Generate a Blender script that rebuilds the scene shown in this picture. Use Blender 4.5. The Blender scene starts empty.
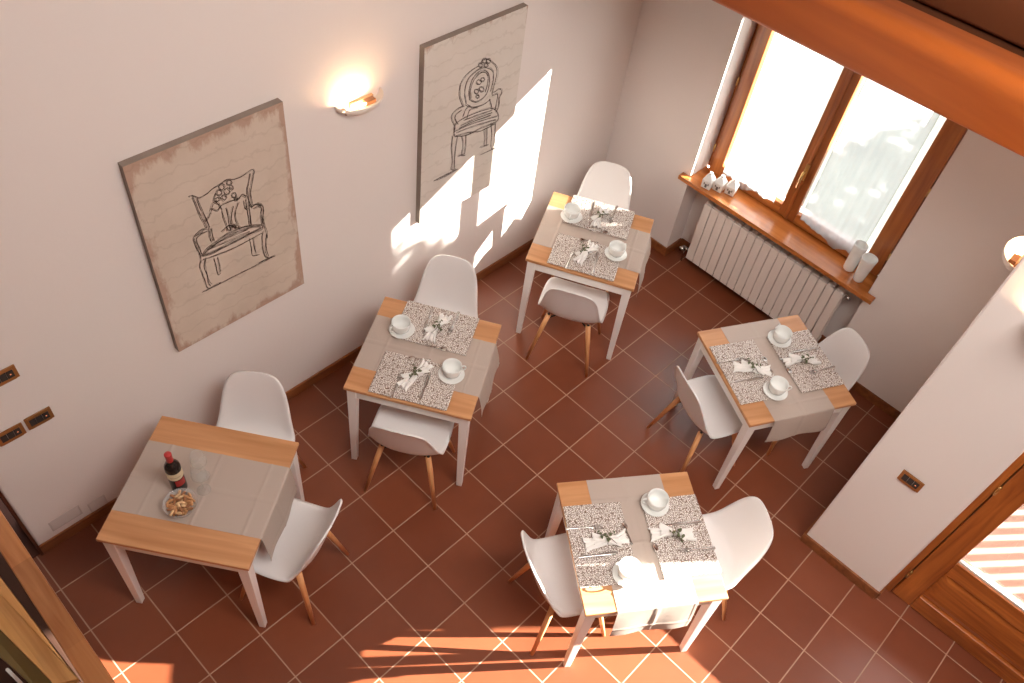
import bpy, bmesh, math, random
from mathutils import Vector, Matrix, noise
S = bpy.context.scene
C = S.collection
PI = math.pi
random.seed(7)

# ---------------------------------------------------------------- camera
cam_d = bpy.data.cameras.new('camera'); cam = bpy.data.objects.new('camera', cam_d); C.objects.link(cam)
RT = ((0.6888138, -0.7145446, 0.1223175), (-0.5029536, -0.5925536, -0.6292201), (0.5220855, 0.3718955, -0.7675419))
M3 = Matrix(((RT[0][0], -RT[1][0], -RT[2][0]), (RT[0][1], -RT[1][1], -RT[2][1]), (RT[0][2], -RT[1][2], -RT[2][2])))
cam.matrix_world = Matrix.Translation((-4.7884, -3.0762, 4.6361)) @ M3.to_4x4()
cam_d.sensor_width = 36.0; cam_d.sensor_fit = 'HORIZONTAL'
cam_d.lens = 36.0 * 852.8 / 1024.0
cam_d.shift_x = -20.0 / 1024.0; cam_d.shift_y = 20.0 / 1024.0
cam_d.clip_start = 0.05
S.camera = cam
# ---------------------------------------------------------------- light and exposure
S.view_settings.view_transform = 'Standard'; S.view_settings.look = 'None'
S.view_settings.gamma = 1.0; S.view_settings.use_curve_mapping = False
S.view_settings.exposure = 1.28
S.cycles.use_denoising = True
S.cycles.max_bounces = 10; S.cycles.diffuse_bounces = 6; S.cycles.transmission_bounces = 8; S.cycles.transparent_max_bounces = 12
S.cycles.sample_clamp_indirect = 6.0
S.cycles.caustics_reflective = False; S.cycles.caustics_refractive = False
w = bpy.data.worlds.new('sky'); S.world = w; w.use_nodes = True
bg = w.node_tree.nodes['Background']; bg.inputs[0].default_value = (0.93, 0.96, 1.0, 1); bg.inputs[1].default_value = 1.0
sun_d = bpy.data.lights.new('sun', 'SUN'); sun = bpy.data.objects.new('sun', sun_d); C.objects.link(sun)
sd = Vector((-0.758, 0.652, -0.365)).normalized()
sun.rotation_euler = sd.to_track_quat('-Z', 'Y').to_euler()
sun_d.energy = 31.0; sun_d.color = (1.0, 0.92, 0.83); sun_d.angle = math.radians(0.45)
def area(name, loc, dirv, sx, sy, e, col):
    d = bpy.data.lights.new(name, 'AREA'); o = bpy.data.objects.new(name, d); C.objects.link(o)
    d.shape = 'RECTANGLE'; d.size = sx; d.size_y = sy; d.energy = e; d.color = col
    o.location = loc; o.rotation_euler = Vector(dirv).to_track_quat('-Z', 'Y').to_euler(); return o
area('daylight_window', (1.5, -1.5, 3.3), (-1, 0, -0.95), 2.6, 1.6, 25, (0.93, 0.96, 1.0))
area('daylight_door', (1.2, -5.0, 3.3), (-1, 0.1, -0.8), 2.2, 1.6, 30, (0.93, 0.96, 1.0))
rf = area('added_roof_fill', (-3.0, -3.6, 5.3), (0.30, 0.36, -1), 2.8, 1.8, 85, (1.0, 0.945, 0.89)); rf.data.spread = math.radians(150)  # added fill lamp below the closed roof, no skylight there

# traced sketch strokes on the two canvases (x, z in metres on the wall)
DRAW1=[[[-3.4494,1.9095],[-3.4293,1.9051],[-3.4027,1.8792],[-3.3593,1.8814],[-3.3244,1.8942],[-3.2904,1.9015],[-3.2449,1.9095],[-3.2142,1.8943],[-3.1698,1.8909],[-3.1345,1.8984],[-3.1106,1.9053],[-3.0995,1.8876],[-3.1057,1.877]],[[-3.4304,1.8996],[-3.4239,1.8532],[-3.4158,1.7861],[-3.4041,1.7347],[-3.3964,1.6885]],[[-3.4135,1.8786],[-3.4041,1.8178],[-3.3918,1.7409],[-3.3843,1.6817]],[[-3.1248,1.8875],[-3.1435,1.8406],[-3.1561,1.7963],[-3.1546,1.7309],[-3.1493,1.6885]],[[-3.1033,1.8771],[-3.1238,1.8181],[-3.1364,1.7734],[-3.1401,1.7101],[-3.142,1.682]],[[-3.3971,1.6849],[-3.4294,1.69],[-3.4588,1.6803],[-3.4747,1.6563],[-3.4696,1.5993],[-3.4632,1.5473],[-3.4668,1.5004]],[[-3.3943,1.6701],[-3.4279,1.6693],[-3.4514,1.6628],[-3.4611,1.6417],[-3.4546,1.5904],[-3.4519,1.5474]],[[-3.1438,1.6856],[-3.1129,1.6932],[-3.0864,1.6685],[-3.0829,1.6329],[-3.0948,1.5915],[-3.0906,1.5336],[-3.0868,1.4889],[-3.0865,1.4456]],[[-3.1401,1.6703],[-3.1102,1.6704],[-3.0956,1.6465],[-3.1052,1.6041],[-3.1035,1.5477]],[[-3.4543,1.535],[-3.4204,1.5633],[-3.3596,1.5826],[-3.2877,1.5961],[-3.207,1.5848],[-3.138,1.5628],[-3.1044,1.5412],[-3.1138,1.5184],[-3.1808,1.5212],[-3.2651,1.5206],[-3.3478,1.5201],[-3.4058,1.5197],[-3.4543,1.535]],[[-3.4462,1.5357],[-3.41,1.5584],[-3.3499,1.5728],[-3.2839,1.5843],[-3.2084,1.576],[-3.1395,1.5525],[-3.1153,1.5334],[-3.1816,1.5315],[-3.2658,1.5309],[-3.3483,1.5302],[-3.4039,1.5298],[-3.4462,1.5357]],[[-3.4216,1.557],[-3.3421,1.5517],[-3.2609,1.5462],[-3.1778,1.5406]],[[-3.3976,1.5635],[-3.3271,1.5706],[-3.2571,1.569],[-3.187,1.5597]],[[-3.4529,1.5131],[-3.3978,1.5008],[-3.3063,1.4883],[-3.2101,1.4886],[-3.1108,1.4954]],[[-3.4643,1.513],[-3.4769,1.4783],[-3.4742,1.4336],[-3.4689,1.3716],[-3.4662,1.325],[-3.4522,1.3052]],[[-3.4364,1.51],[-3.4513,1.4624],[-3.451,1.4042],[-3.4506,1.3448],[-3.441,1.3206]],[[-3.1042,1.4988],[-3.1155,1.4623],[-3.1192,1.3916],[-3.1151,1.3295],[-3.0959,1.3103]],[[-3.0828,1.4723],[-3.096,1.422],[-3.1035,1.3674],[-3.097,1.3215]],[[-3.395,1.4848],[-3.394,1.4267],[-3.3918,1.374],[-3.3783,1.3699]],[[-3.3781,1.4817],[-3.3769,1.4234],[-3.3787,1.3806]],[[-3.1848,1.4952],[-3.1825,1.4291],[-3.1839,1.3786],[-3.1483,1.3645]],[[-3.1669,1.492],[-3.1669,1.4344],[-3.1647,1.3818]],[[-3.387,1.6793],[-3.3899,1.6342],[-3.3866,1.5915]],[[-3.3768,1.6736],[-3.3771,1.6241],[-3.3741,1.5911]],[[-3.1546,1.7309],[-3.1582,1.6532],[-3.1627,1.5766]],[[-3.1689,1.7514],[-3.1695,1.6727],[-3.1738,1.5828]],[[-3.305,1.7585],[-3.3032,1.7054],[-3.2961,1.6483],[-3.2962,1.6146]],[[-3.2782,1.7506],[-3.2771,1.6912],[-3.2803,1.6395],[-3.2792,1.6118]],[[-3.2396,1.7431],[-3.2593,1.6947],[-3.2623,1.6429],[-3.246,1.5999]],[[-3.2092,1.753],[-3.2341,1.7074],[-3.2422,1.6587],[-3.2288,1.5971]],[[-3.3235,1.6233],[-3.2807,1.637],[-3.2288,1.5971]],[[-3.4935,1.3054],[-3.4106,1.3038],[-3.2892,1.3014],[-3.1642,1.2989],[-3.0544,1.3003]],[[-3.4766,1.3017],[-3.4218,1.308],[-3.3866,1.3033]],[[-3.1633,1.3045],[-3.0996,1.3019],[-3.0614,1.2969]],[[-3.3579,1.774],[-3.3403,1.8091],[-3.314,1.8016],[-3.305,1.7585]],[[-3.3557,1.7856],[-3.3276,1.7577],[-3.3019,1.7761],[-3.2565,1.7778],[-3.201,1.7681]],[[-3.3136,1.8641],[-3.331,1.8294],[-3.31,1.7931]],[[-3.2063,1.7708],[-3.1866,1.7863],[-3.1649,1.7623]],[[-3.1816,1.745],[-3.1796,1.6981],[-3.1654,1.6838]],[[-3.3991,1.7319],[-3.3796,1.7472],[-3.359,1.7682]],[[-3.46,1.6744],[-3.4428,1.6778],[-3.4186,1.6772]],[[-3.1368,1.6925],[-3.114,1.6858],[-3.0931,1.664]],[[-3.2631,1.8755],[-3.2692,1.8664],[-3.2801,1.8668],[-3.2893,1.8766],[-3.2914,1.8898],[-3.2853,1.8989],[-3.2745,1.8985],[-3.2653,1.8888],[-3.2631,1.8755]],[[-3.2253,1.8814],[-3.2306,1.8735],[-3.24,1.8739],[-3.248,1.8822],[-3.2499,1.8936],[-3.2447,1.9014],[-3.2353,1.9011],[-3.2273,1.8928],[-3.2253,1.8814]],[[-3.2854,1.8496],[-3.2911,1.8411],[-3.3012,1.8415],[-3.3097,1.8507],[-3.3116,1.8631],[-3.3059,1.8715],[-3.2959,1.8711],[-3.2874,1.8621],[-3.2854,1.8496]],[[-3.2414,1.8397],[-3.2476,1.8304],[-3.2586,1.8309],[-3.2679,1.8408],[-3.2701,1.8543],[-3.264,1.8635],[-3.253,1.8631],[-3.2437,1.8532],[-3.2414,1.8397]],[[-3.2684,1.8133],[-3.2737,1.8053],[-3.2832,1.8058],[-3.2911,1.8143],[-3.2929,1.826],[-3.2876,1.8339],[-3.2783,1.8335],[-3.2703,1.825],[-3.2684,1.8133]],[[-3.2155,1.7986],[-3.2204,1.7912],[-3.2292,1.7917],[-3.2367,1.7997],[-3.2385,1.8105],[-3.2336,1.8178],[-3.2249,1.8174],[-3.2174,1.8095],[-3.2155,1.7986]],[[-3.3017,1.8205],[-3.3062,1.8139],[-3.3139,1.8142],[-3.3205,1.8213],[-3.3219,1.831],[-3.3175,1.8375],[-3.3097,1.8372],[-3.3032,1.8301],[-3.3017,1.8205]],[[-3.2229,1.8491],[-3.2269,1.8432],[-3.234,1.8435],[-3.2401,1.8498],[-3.2415,1.8585],[-3.2376,1.8644],[-3.2305,1.8641],[-3.2244,1.8578],[-3.2229,1.8491]],[[-3.2074,1.7714],[-3.2114,1.7653],[-3.2186,1.7657],[-3.2248,1.7723],[-3.2264,1.7813],[-3.2223,1.7873],[-3.2151,1.787],[-3.2089,1.7804],[-3.2074,1.7714]],[[-3.2697,1.62],[-3.2752,1.6116],[-3.2849,1.6123],[-3.2932,1.6217],[-3.2951,1.6343],[-3.2896,1.6426],[-3.2799,1.6419],[-3.2716,1.6326],[-3.2697,1.62]],[[-3.2451,1.613],[-3.2492,1.6067],[-3.2566,1.6072],[-3.2629,1.6143],[-3.2643,1.6238],[-3.2602,1.6301],[-3.2529,1.6296],[-3.2466,1.6225],[-3.2451,1.613]]]
DRAW2=[[[-1.7034,1.6918],[-1.7374,1.7764],[-1.7366,1.8454],[-1.7091,1.8861],[-1.6597,1.9102],[-1.5984,1.9218],[-1.5485,1.946],[-1.4788,1.8959],[-1.439,1.8385],[-1.4411,1.7689],[-1.4573,1.7213],[-1.4632,1.6782]],[[-1.6524,1.7163],[-1.6626,1.7824],[-1.6431,1.8445],[-1.6039,1.8728],[-1.5507,1.8705],[-1.5096,1.8295],[-1.4964,1.7719],[-1.5106,1.7057],[-1.5513,1.6763],[-1.606,1.6799],[-1.6524,1.7163]],[[-1.683,1.7016],[-1.7001,1.7794],[-1.6855,1.8518],[-1.6365,1.8848],[-1.5637,1.8923],[-1.4835,1.846],[-1.4688,1.7793],[-1.4817,1.7036]],[[-1.6418,1.7175],[-1.6517,1.7781],[-1.6314,1.8314],[-1.5961,1.8579],[-1.5538,1.8596],[-1.5201,1.8264],[-1.5101,1.777],[-1.5248,1.7149]],[[-1.6924,1.6874],[-1.7454,1.6909],[-1.7858,1.6714],[-1.7897,1.6367],[-1.7575,1.5677],[-1.7657,1.5337]],[[-1.712,1.6682],[-1.7575,1.6561],[-1.7616,1.6249],[-1.7369,1.5775]],[[-1.4526,1.6832],[-1.3973,1.6892],[-1.3767,1.6537],[-1.3956,1.624],[-1.3926,1.5665],[-1.4104,1.5261]],[[-1.462,1.6686],[-1.416,1.6598],[-1.4192,1.596],[-1.425,1.5512]],[[-1.7657,1.5337],[-1.7588,1.5869],[-1.6852,1.6022],[-1.5536,1.5943],[-1.4382,1.566],[-1.3883,1.4978],[-1.4014,1.4547],[-1.54,1.465],[-1.6517,1.465],[-1.7525,1.4996],[-1.7657,1.5337]],[[-1.7554,1.5387],[-1.6359,1.5346],[-1.5003,1.5156],[-1.3949,1.4947]],[[-1.7436,1.5241],[-1.6341,1.5149],[-1.5207,1.4954],[-1.404,1.4753]],[[-1.7236,1.5438],[-1.6148,1.5447],[-1.4561,1.5259]],[[-1.7139,1.5584],[-1.6052,1.5595],[-1.4466,1.541]],[[-1.6836,1.583],[-1.5511,1.5708],[-1.4482,1.555]],[[-1.7747,1.5093],[-1.7797,1.4251],[-1.7615,1.3178],[-1.7687,1.2604],[-1.7318,1.2427]],[[-1.7302,1.4898],[-1.7408,1.4269],[-1.7447,1.33],[-1.7418,1.2578]],[[-1.6964,1.4749],[-1.6793,1.3992],[-1.6849,1.3323],[-1.6499,1.3161]],[[-1.6631,1.47],[-1.6562,1.3888],[-1.6625,1.332]],[[-1.4489,1.465],[-1.4328,1.3693],[-1.4275,1.2859],[-1.411,1.2475],[-1.3744,1.2413]],[[-1.405,1.4464],[-1.4006,1.3552],[-1.3949,1.2712]],[[-1.5043,1.4497],[-1.4891,1.374],[-1.4898,1.318],[-1.4529,1.3014]],[[-1.4815,1.4496],[-1.4696,1.3654],[-1.4684,1.3145]],[[-1.9102,1.2436],[-1.8117,1.2403],[-1.7111,1.2369]],[[-1.8882,1.2368],[-1.811,1.2297],[-1.7225,1.2382]],[[-1.7188,1.3379],[-1.6622,1.3278]],[[-1.5247,1.3196],[-1.4648,1.3027]],[[-1.518,1.2552],[-1.3992,1.2484],[-1.3466,1.2495]],[[-1.7525,1.4996],[-1.6531,1.481],[-1.5379,1.4446],[-1.4116,1.4433]],[[-1.683,1.7016],[-1.6249,1.651],[-1.5356,1.6334],[-1.4749,1.6461]],[[-1.6971,1.6164],[-1.6795,1.6604],[-1.6481,1.6695]],[[-1.6629,1.5929],[-1.6455,1.6411],[-1.5795,1.6327]],[[-1.4819,1.6489],[-1.4609,1.6034],[-1.4497,1.5669]],[[-1.5378,1.9254],[-1.5423,1.9163],[-1.5558,1.9166],[-1.5703,1.9262],[-1.5772,1.9394],[-1.5727,1.9485],[-1.5593,1.9481],[-1.5448,1.9386],[-1.5378,1.9254]],[[-1.57,1.9116],[-1.5741,1.9035],[-1.5861,1.9038],[-1.5988,1.9124],[-1.6049,1.9241],[-1.6009,1.9321],[-1.589,1.9318],[-1.5762,1.9233],[-1.57,1.9116]],[[-1.5023,1.9128],[-1.5063,1.9046],[-1.5184,1.905],[-1.5315,1.9136],[-1.5378,1.9254],[-1.5337,1.9335],[-1.5217,1.9332],[-1.5087,1.9247],[-1.5023,1.9128]],[[-1.5237,1.8949],[-1.5272,1.8878],[-1.5378,1.8881],[-1.5492,1.8957],[-1.5547,1.9061],[-1.5511,1.9132],[-1.5406,1.9129],[-1.5292,1.9053],[-1.5237,1.8949]],[[-1.5664,1.7983],[-1.5711,1.7889],[-1.5848,1.7894],[-1.5994,1.7996],[-1.6064,1.8134],[-1.6017,1.8227],[-1.5881,1.8222],[-1.5735,1.8121],[-1.5664,1.7983]],[[-1.5389,1.7436],[-1.5436,1.734],[-1.5575,1.7347],[-1.5724,1.7451],[-1.5795,1.7592],[-1.5748,1.7687],[-1.5611,1.7681],[-1.5462,1.7577],[-1.5389,1.7436]],[[-1.5843,1.7433],[-1.5885,1.7348],[-1.6007,1.7354],[-1.6138,1.7446],[-1.62,1.7571],[-1.6158,1.7655],[-1.6037,1.7649],[-1.5906,1.7558],[-1.5843,1.7433]],[[-1.5393,1.8056],[-1.5429,1.7983],[-1.5536,1.7987],[-1.5651,1.8066],[-1.5706,1.8173],[-1.567,1.8246],[-1.5564,1.8242],[-1.5449,1.8164],[-1.5393,1.8056]],[[-1.5737,1.7033],[-1.5769,1.6969],[-1.5861,1.6973],[-1.596,1.7044],[-1.6007,1.7139],[-1.5976,1.7203],[-1.5884,1.7198],[-1.5785,1.7128],[-1.5737,1.7033]]]
# ---------------------------------------------------------------- helpers
def finish(name, bm, mat, parent=None, smooth=False, bevel=0, mods=()):
    bmesh.ops.remove_doubles(bm, verts=bm.verts, dist=1e-6)
    bmesh.ops.recalc_face_normals(bm, faces=bm.faces)
    me = bpy.data.meshes.new(name); bm.to_mesh(me); bm.free()
    ms = mat if isinstance(mat, (list, tuple)) else [mat]
    for m in ms: me.materials.append(m)
    if smooth:
        for p in me.polygons: p.use_smooth = True
    o = bpy.data.objects.new(name, me); C.objects.link(o)
    if parent: o.parent = parent
    if bevel:
        b = o.modifiers.new('bevel', 'BEVEL'); b.width = bevel; b.segments = 2; b.limit_method = 'ANGLE'; b.angle_limit = math.radians(40)
    for m in mods:
        k = o.modifiers.new(m[0].lower(), m[0])
        for a, v in m[1].items(): setattr(k, a, v)
    return o
def tag(o, label=None, cat=None, group=None, kind=None):
    if label: o['label'] = label
    if cat: o['category'] = cat
    if group: o['group'] = group
    if kind: o['kind'] = kind
    return o
def thing(name, label, cat, loc=(0, 0, 0), rz=0.0, group=None):
    o = bpy.data.objects.new(name, None); C.objects.link(o); o.empty_display_size = 0.1
    o.location = loc; o.rotation_euler = (0, 0, rz)
    return tag(o, label, cat, group)
def copy_thing(root, loc, rz, label=None, group=None):
    def cp(o, par):
        c = o.copy(); C.objects.link(c); c.parent = par
        for ch in kids.get(o.name, ()): cp(ch, c)
        return c
    kids = {}
    for o in C.objects:
        if o.parent: kids.setdefault(o.parent.name, []).append(o)
    r = cp(root, None); r.location = loc; r.rotation_euler = (0, 0, rz)
    if label: r['label'] = label
    if group: r['group'] = group
    return r
def box(bm, x0, x1, y0, y1, z0, z1, mi=0):
    vs = [bm.verts.new((x, y, z)) for z in (z0, z1) for y in (y0, y1) for x in (x0, x1)]
    for q in ((0, 1, 3, 2), (4, 6, 7, 5), (0, 4, 5, 1), (2, 3, 7, 6), (0, 2, 6, 4), (1, 5, 7, 3)):
        f = bm.faces.new([vs[i] for i in q]); f.material_index = mi
def hexa(bm, bot, top):
    vb = [bm.verts.new(p) for p in bot]; vt = [bm.verts.new(p) for p in top]; n = len(vb)
    bm.faces.new(vb[::-1]); bm.faces.new(vt)
    for i in range(n): bm.faces.new([vb[i], vb[(i + 1) % n], vt[(i + 1) % n], vt[i]])
def lathe(bm, prof, n=32, cx=0, cy=0, mi=0):
    rings = []
    for r, z in prof:
        if r < 1e-6: rings.append([bm.verts.new((cx, cy, z))])
        else: rings.append([bm.verts.new((cx + r * math.cos(2 * PI * i / n), cy + r * math.sin(2 * PI * i / n), z)) for i in range(n)])
    for a, b in zip(rings, rings[1:]):
        for i in range(n):
            j = (i + 1) % n
            if len(a) == 1 and len(b) == 1: continue
            if len(a) == 1: f = bm.faces.new([a[0], b[i], b[j]])
            elif len(b) == 1: f = bm.faces.new([a[i], b[0], a[j]])
            else: f = bm.faces.new([a[i], b[i], b[j], a[j]])
            f.material_index = mi
def tube(bm, pts, rad, n=8, cap=True):
    pts = [Vector(p) for p in pts]; k = len(pts)
    rads = rad if isinstance(rad, (list, tuple)) else [rad] * k
    rings = []; up = None
    for i, p in enumerate(pts):
        d = (pts[min(i + 1, k - 1)] - pts[max(i - 1, 0)]).normalized()
        if up is None: up = d.orthogonal().normalized()
        up = (up - d * up.dot(d)).normalized(); sd_ = d.cross(up)
        rings.append([bm.verts.new(p + rads[i] * (math.cos(2 * PI * j / n) * up + math.sin(2 * PI * j / n) * sd_)) for j in range(n)])
    for a, b in zip(rings, rings[1:]):
        for j in range(n): bm.faces.new([a[j], a[(j + 1) % n], b[(j + 1) % n], b[j]])
    if cap: bm.faces.new(rings[0][::-1]); bm.faces.new(rings[-1])
def grid(bm, nu, nv, fn, mi=0):
    g = [[bm.verts.new(fn(i / nu, j / nv)) for j in range(nv + 1)] for i in range(nu + 1)]
    for i in range(nu):
        for j in range(nv):
            f = bm.faces.new([g[i][j], g[i + 1][j], g[i + 1][j + 1], g[i][j + 1]]); f.material_index = mi

# ---------------------------------------------------------------- materials
def nodes(name):
    m = bpy.data.materials.new(name); m.use_nodes = True
    nt = m.node_tree; return m, nt, nt.nodes['Principled BSDF']
def simple(name, col, rough=0.5, metal=0.0, spec=None, bump=0, bscale=60, var=0):
    m, nt, b = nodes(name)
    b.inputs['Base Color'].default_value = (*col, 1); b.inputs['Roughness'].default_value = rough; b.inputs['Metallic'].default_value = metal
    if spec is not None: b.inputs['Specular IOR Level'].default_value = spec
    if bump or var:
        tc = nt.nodes.new('ShaderNodeTexCoord'); nz = nt.nodes.new('ShaderNodeTexNoise'); nz.inputs['Scale'].default_value = bscale; nz.inputs['Detail'].default_value = 4
        nt.links.new(tc.outputs['Object'], nz.inputs['Vector'])
        if bump:
            bp = nt.nodes.new('ShaderNodeBump'); bp.inputs['Strength'].default_value = bump; bp.inputs['Distance'].default_value = 0.004
            nt.links.new(nz.outputs['Fac'], bp.inputs['Height']); nt.links.new(bp.outputs['Normal'], b.inputs['Normal'])
        if var:
            mx = nt.nodes.new('ShaderNodeMix'); mx.data_type = 'RGBA'
            mx.inputs[6].default_value = (*[c * (1 - var) for c in col], 1); mx.inputs[7].default_value = (*[min(1, c * (1 + var)) for c in col], 1)
            nt.links.new(nz.outputs['Fac'], mx.inputs[0]); nt.links.new(mx.outputs[2], b.inputs['Base Color'])
    return m
def ramp(nt, stops):
    r = nt.nodes.new('ShaderNodeValToRGB'); e = r.color_ramp.elements
    while len(e) < len(stops): e.new(0.5)
    for k, (p, c) in zip(e, stops): k.position = p; k.color = (*c, 1)
    return r
def wood(name, dark, light, axis=0, scale=1.0, rough=0.4, knots=False, joints=None, coat=0.0):
    m, nt, b = nodes(name); L = nt.links
    tc = nt.nodes.new('ShaderNodeTexCoord'); mp = nt.nodes.new('ShaderNodeMapping')
    s = [22 * scale] * 3; s[axis] = 1.6 * scale
    mp.inputs['Scale'].default_value = s
    L.new(tc.outputs['Object'], mp.inputs['Vector'])
    n1 = nt.nodes.new('ShaderNodeTexNoise'); n1.inputs['Scale'].default_value = 1.0; n1.inputs['Detail'].default_value = 6; n1.inputs['Distortion'].default_value = 0.6
    L.new(mp.outputs[0], n1.inputs['Vector'])
    r = ramp(nt, [(0.28, dark), (0.5, tuple((a + c) / 2 for a, c in zip(dark, light))), (0.72, light)])
    L.new(n1.outputs['Fac'], r.inputs[0]); out = r.outputs[0]
    if joints:   # glued staves: each stave its own tone
        ja, ln, wd = joints[:3]
        sp = nt.nodes.new('ShaderNodeSeparateXYZ'); L.new(tc.outputs['Object'], sp.inputs[0])
        def fl(sock, k, off=None):
            d = nt.nodes.new('ShaderNodeMath'); d.operation = 'DIVIDE'; d.inputs[1].default_value = k; L.new(sock, d.inputs[0])
            if off is not None:
                a = nt.nodes.new('ShaderNodeMath'); a.operation = 'ADD'; L.new(d.outputs[0], a.inputs[0]); L.new(off, a.inputs[1]); d = a
            f = nt.nodes.new('ShaderNodeMath'); f.operation = 'FLOOR'; L.new(d.outputs[0], f.inputs[0]); return f.outputs[0]
        ax = sp.outputs[ja]; other = sp.outputs[1 - ja]
        row = fl(other, wd); mu = nt.nodes.new('ShaderNodeMath'); mu.operation = 'MULTIPLY'; mu.inputs[1].default_value = joints[3] if len(joints) > 3 else 0.37; L.new(row, mu.inputs[0])
        colm = fl(ax, ln, mu.outputs[0])
        cb = nt.nodes.new('ShaderNodeCombineXYZ'); L.new(row, cb.inputs[0]); L.new(colm, cb.inputs[1])
        wn = nt.nodes.new('ShaderNodeTexWhiteNoise'); L.new(cb.outputs[0], wn.inputs['Vector'])
        mr = nt.nodes.new('ShaderNodeMapRange'); mr.inputs['To Min'].default_value = 0.72; mr.inputs['To Max'].default_value = 1.3; L.new(wn.outputs['Value'], mr.inputs['Value'])
        mm = nt.nodes.new('ShaderNodeVectorMath'); mm.operation = 'SCALE'; L.new(out, mm.inputs[0]); L.new(mr.outputs[0], mm.inputs['Scale']); out = mm.outputs[0]
    if knots:
        v = nt.nodes.new('ShaderNodeTexVoronoi'); v.inputs['Scale'].default_value = 3.2
        mp2 = nt.nodes.new('ShaderNodeMapping'); s2 = [1.3] * 3; s2[axis] = 0.6; mp2.inputs['Scale'].default_value = s2
        L.new(tc.outputs['Object'], mp2.inputs[0]); L.new(mp2.outputs[0], v.inputs['Vector'])
        kr = ramp(nt, [(0.0, (1, 1, 1)), (0.035, (0.8, 0.8, 0.8)), (0.06, (0, 0, 0))]); L.new(v.outputs['Distance'], kr.inputs[0])
        mx = nt.nodes.new('ShaderNodeMix'); mx.data_type = 'RGBA'; mx.inputs[7].default_value = (0.13, 0.045, 0.015, 1)
        L.new(kr.outputs[0], mx.inputs[0]); L.new(out, mx.inputs[6]); out = mx.outputs[2]
    L.new(out, b.inputs['Base Color']); b.inputs['Roughness'].default_value = rough
    if coat: b.inputs['Coat Weight'].default_value = coat; b.inputs['Coat Roughness'].default_value = 0.15
    bp = nt.nodes.new('ShaderNodeBump'); bp.inputs['Strength'].default_value = 0.08; bp.inputs['Distance'].default_value = 0.002
    L.new(n1.outputs['Fac'], bp.inputs['Height']); L.new(bp.outputs[0], b.inputs['Normal'])
    return m
def tiles(name, t, ox, oy, base, base2, grout, gw=0.011, rough=0.42):
    m, nt, b = nodes(name); L = nt.links
    tc = nt.nodes.new('ShaderNodeTexCoord')
    ad = nt.nodes.new('ShaderNodeVectorMath'); ad.operation = 'SUBTRACT'; ad.inputs[1].default_value = (ox, oy, 0); L.new(tc.outputs['Object'], ad.inputs[0])
    dv = nt.nodes.new('ShaderNodeVectorMath'); dv.operation = 'SCALE'; dv.inputs['Scale'].default_value = 1 / t; L.new(ad.outputs[0], dv.inputs[0])
    fl = nt.nodes.new('ShaderNodeVectorMath'); fl.operation = 'FLOOR'; L.new(dv.outputs[0], fl.inputs[0])
    fr = nt.nodes.new('ShaderNodeVectorMath'); fr.operation = 'FRACTION'; L.new(dv.outputs[0], fr.inputs[0])
    sp = nt.nodes.new('ShaderNodeSeparateXYZ'); L.new(fr.outputs[0], sp.inputs[0])
    def edge(s):
        a = nt.nodes.new('ShaderNodeMath'); a.operation = 'SUBTRACT'; a.inputs[1].default_value = 0.5; L.new(s, a.inputs[0])
        c = nt.nodes.new('ShaderNodeMath'); c.operation = 'ABSOLUTE'; L.new(a.outputs[0], c.inputs[0]); return c.outputs[0]
    mxm = nt.nodes.new('ShaderNodeMath'); mxm.operation = 'MAXIMUM'; L.new(edge(sp.outputs[0]), mxm.inputs[0]); L.new(edge(sp.outputs[1]), mxm.inputs[1])
    mr = nt.nodes.new('ShaderNodeMapRange'); mr.inputs['From Min'].default_value = 0.5 - gw * 1.25; mr.inputs['From Max'].default_value = 0.5 - gw * 0.75; L.new(mxm.outputs[0], mr.inputs['Value'])
    wn = nt.nodes.new('ShaderNodeTexWhiteNoise'); L.new(fl.outputs[0], wn.inputs['Vector'])
    nz = nt.nodes.new('ShaderNodeTexNoise'); nz.inputs['Scale'].default_value = 5; nz.inputs['Detail'].default_value = 5; L.new(tc.outputs['Object'], nz.inputs['Vector'])
    av = nt.nodes.new('ShaderNodeMath'); av.operation = 'ADD'; L.new(wn.outputs['Value'], av.inputs[0]); L.new(nz.outputs['Fac'], av.inputs[1])
    hf = nt.nodes.new('ShaderNodeMath'); hf.operation = 'MULTIPLY'; hf.inputs[1].default_value = 0.5; L.new(av.outputs[0], hf.inputs[0])
    mx = nt.nodes.new('ShaderNodeMix'); mx.data_type = 'RGBA'; mx.inputs[6].default_value = (*base, 1); mx.inputs[7].default_value = (*base2, 1); L.new(hf.outputs[0], mx.inputs[0])
    m2 = nt.nodes.new('ShaderNodeMix'); m2.data_type = 'RGBA'; m2.inputs[7].default_value = (*grout, 1); L.new(mr.outputs[0], m2.inputs[0]); L.new(mx.outputs[2], m2.inputs[6])
    L.new(m2.outputs[2], b.inputs['Base Color'])
    rr = nt.nodes.new('ShaderNodeMapRange'); rr.inputs['To Min'].default_value = rough; rr.inputs['To Max'].default_value = 0.85; L.new(mr.outputs[0], rr.inputs['Value']); L.new(rr.outputs[0], b.inputs['Roughness'])
    bp = nt.nodes.new('ShaderNodeBump'); bp.inputs['Strength'].default_value = 0.35; bp.inputs['Distance'].default_value = 0.002; bp.invert = True
    L.new(mr.outputs[0], bp.inputs['Height']); L.new(bp.outputs[0], b.inputs['Normal'])
    return m
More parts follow.
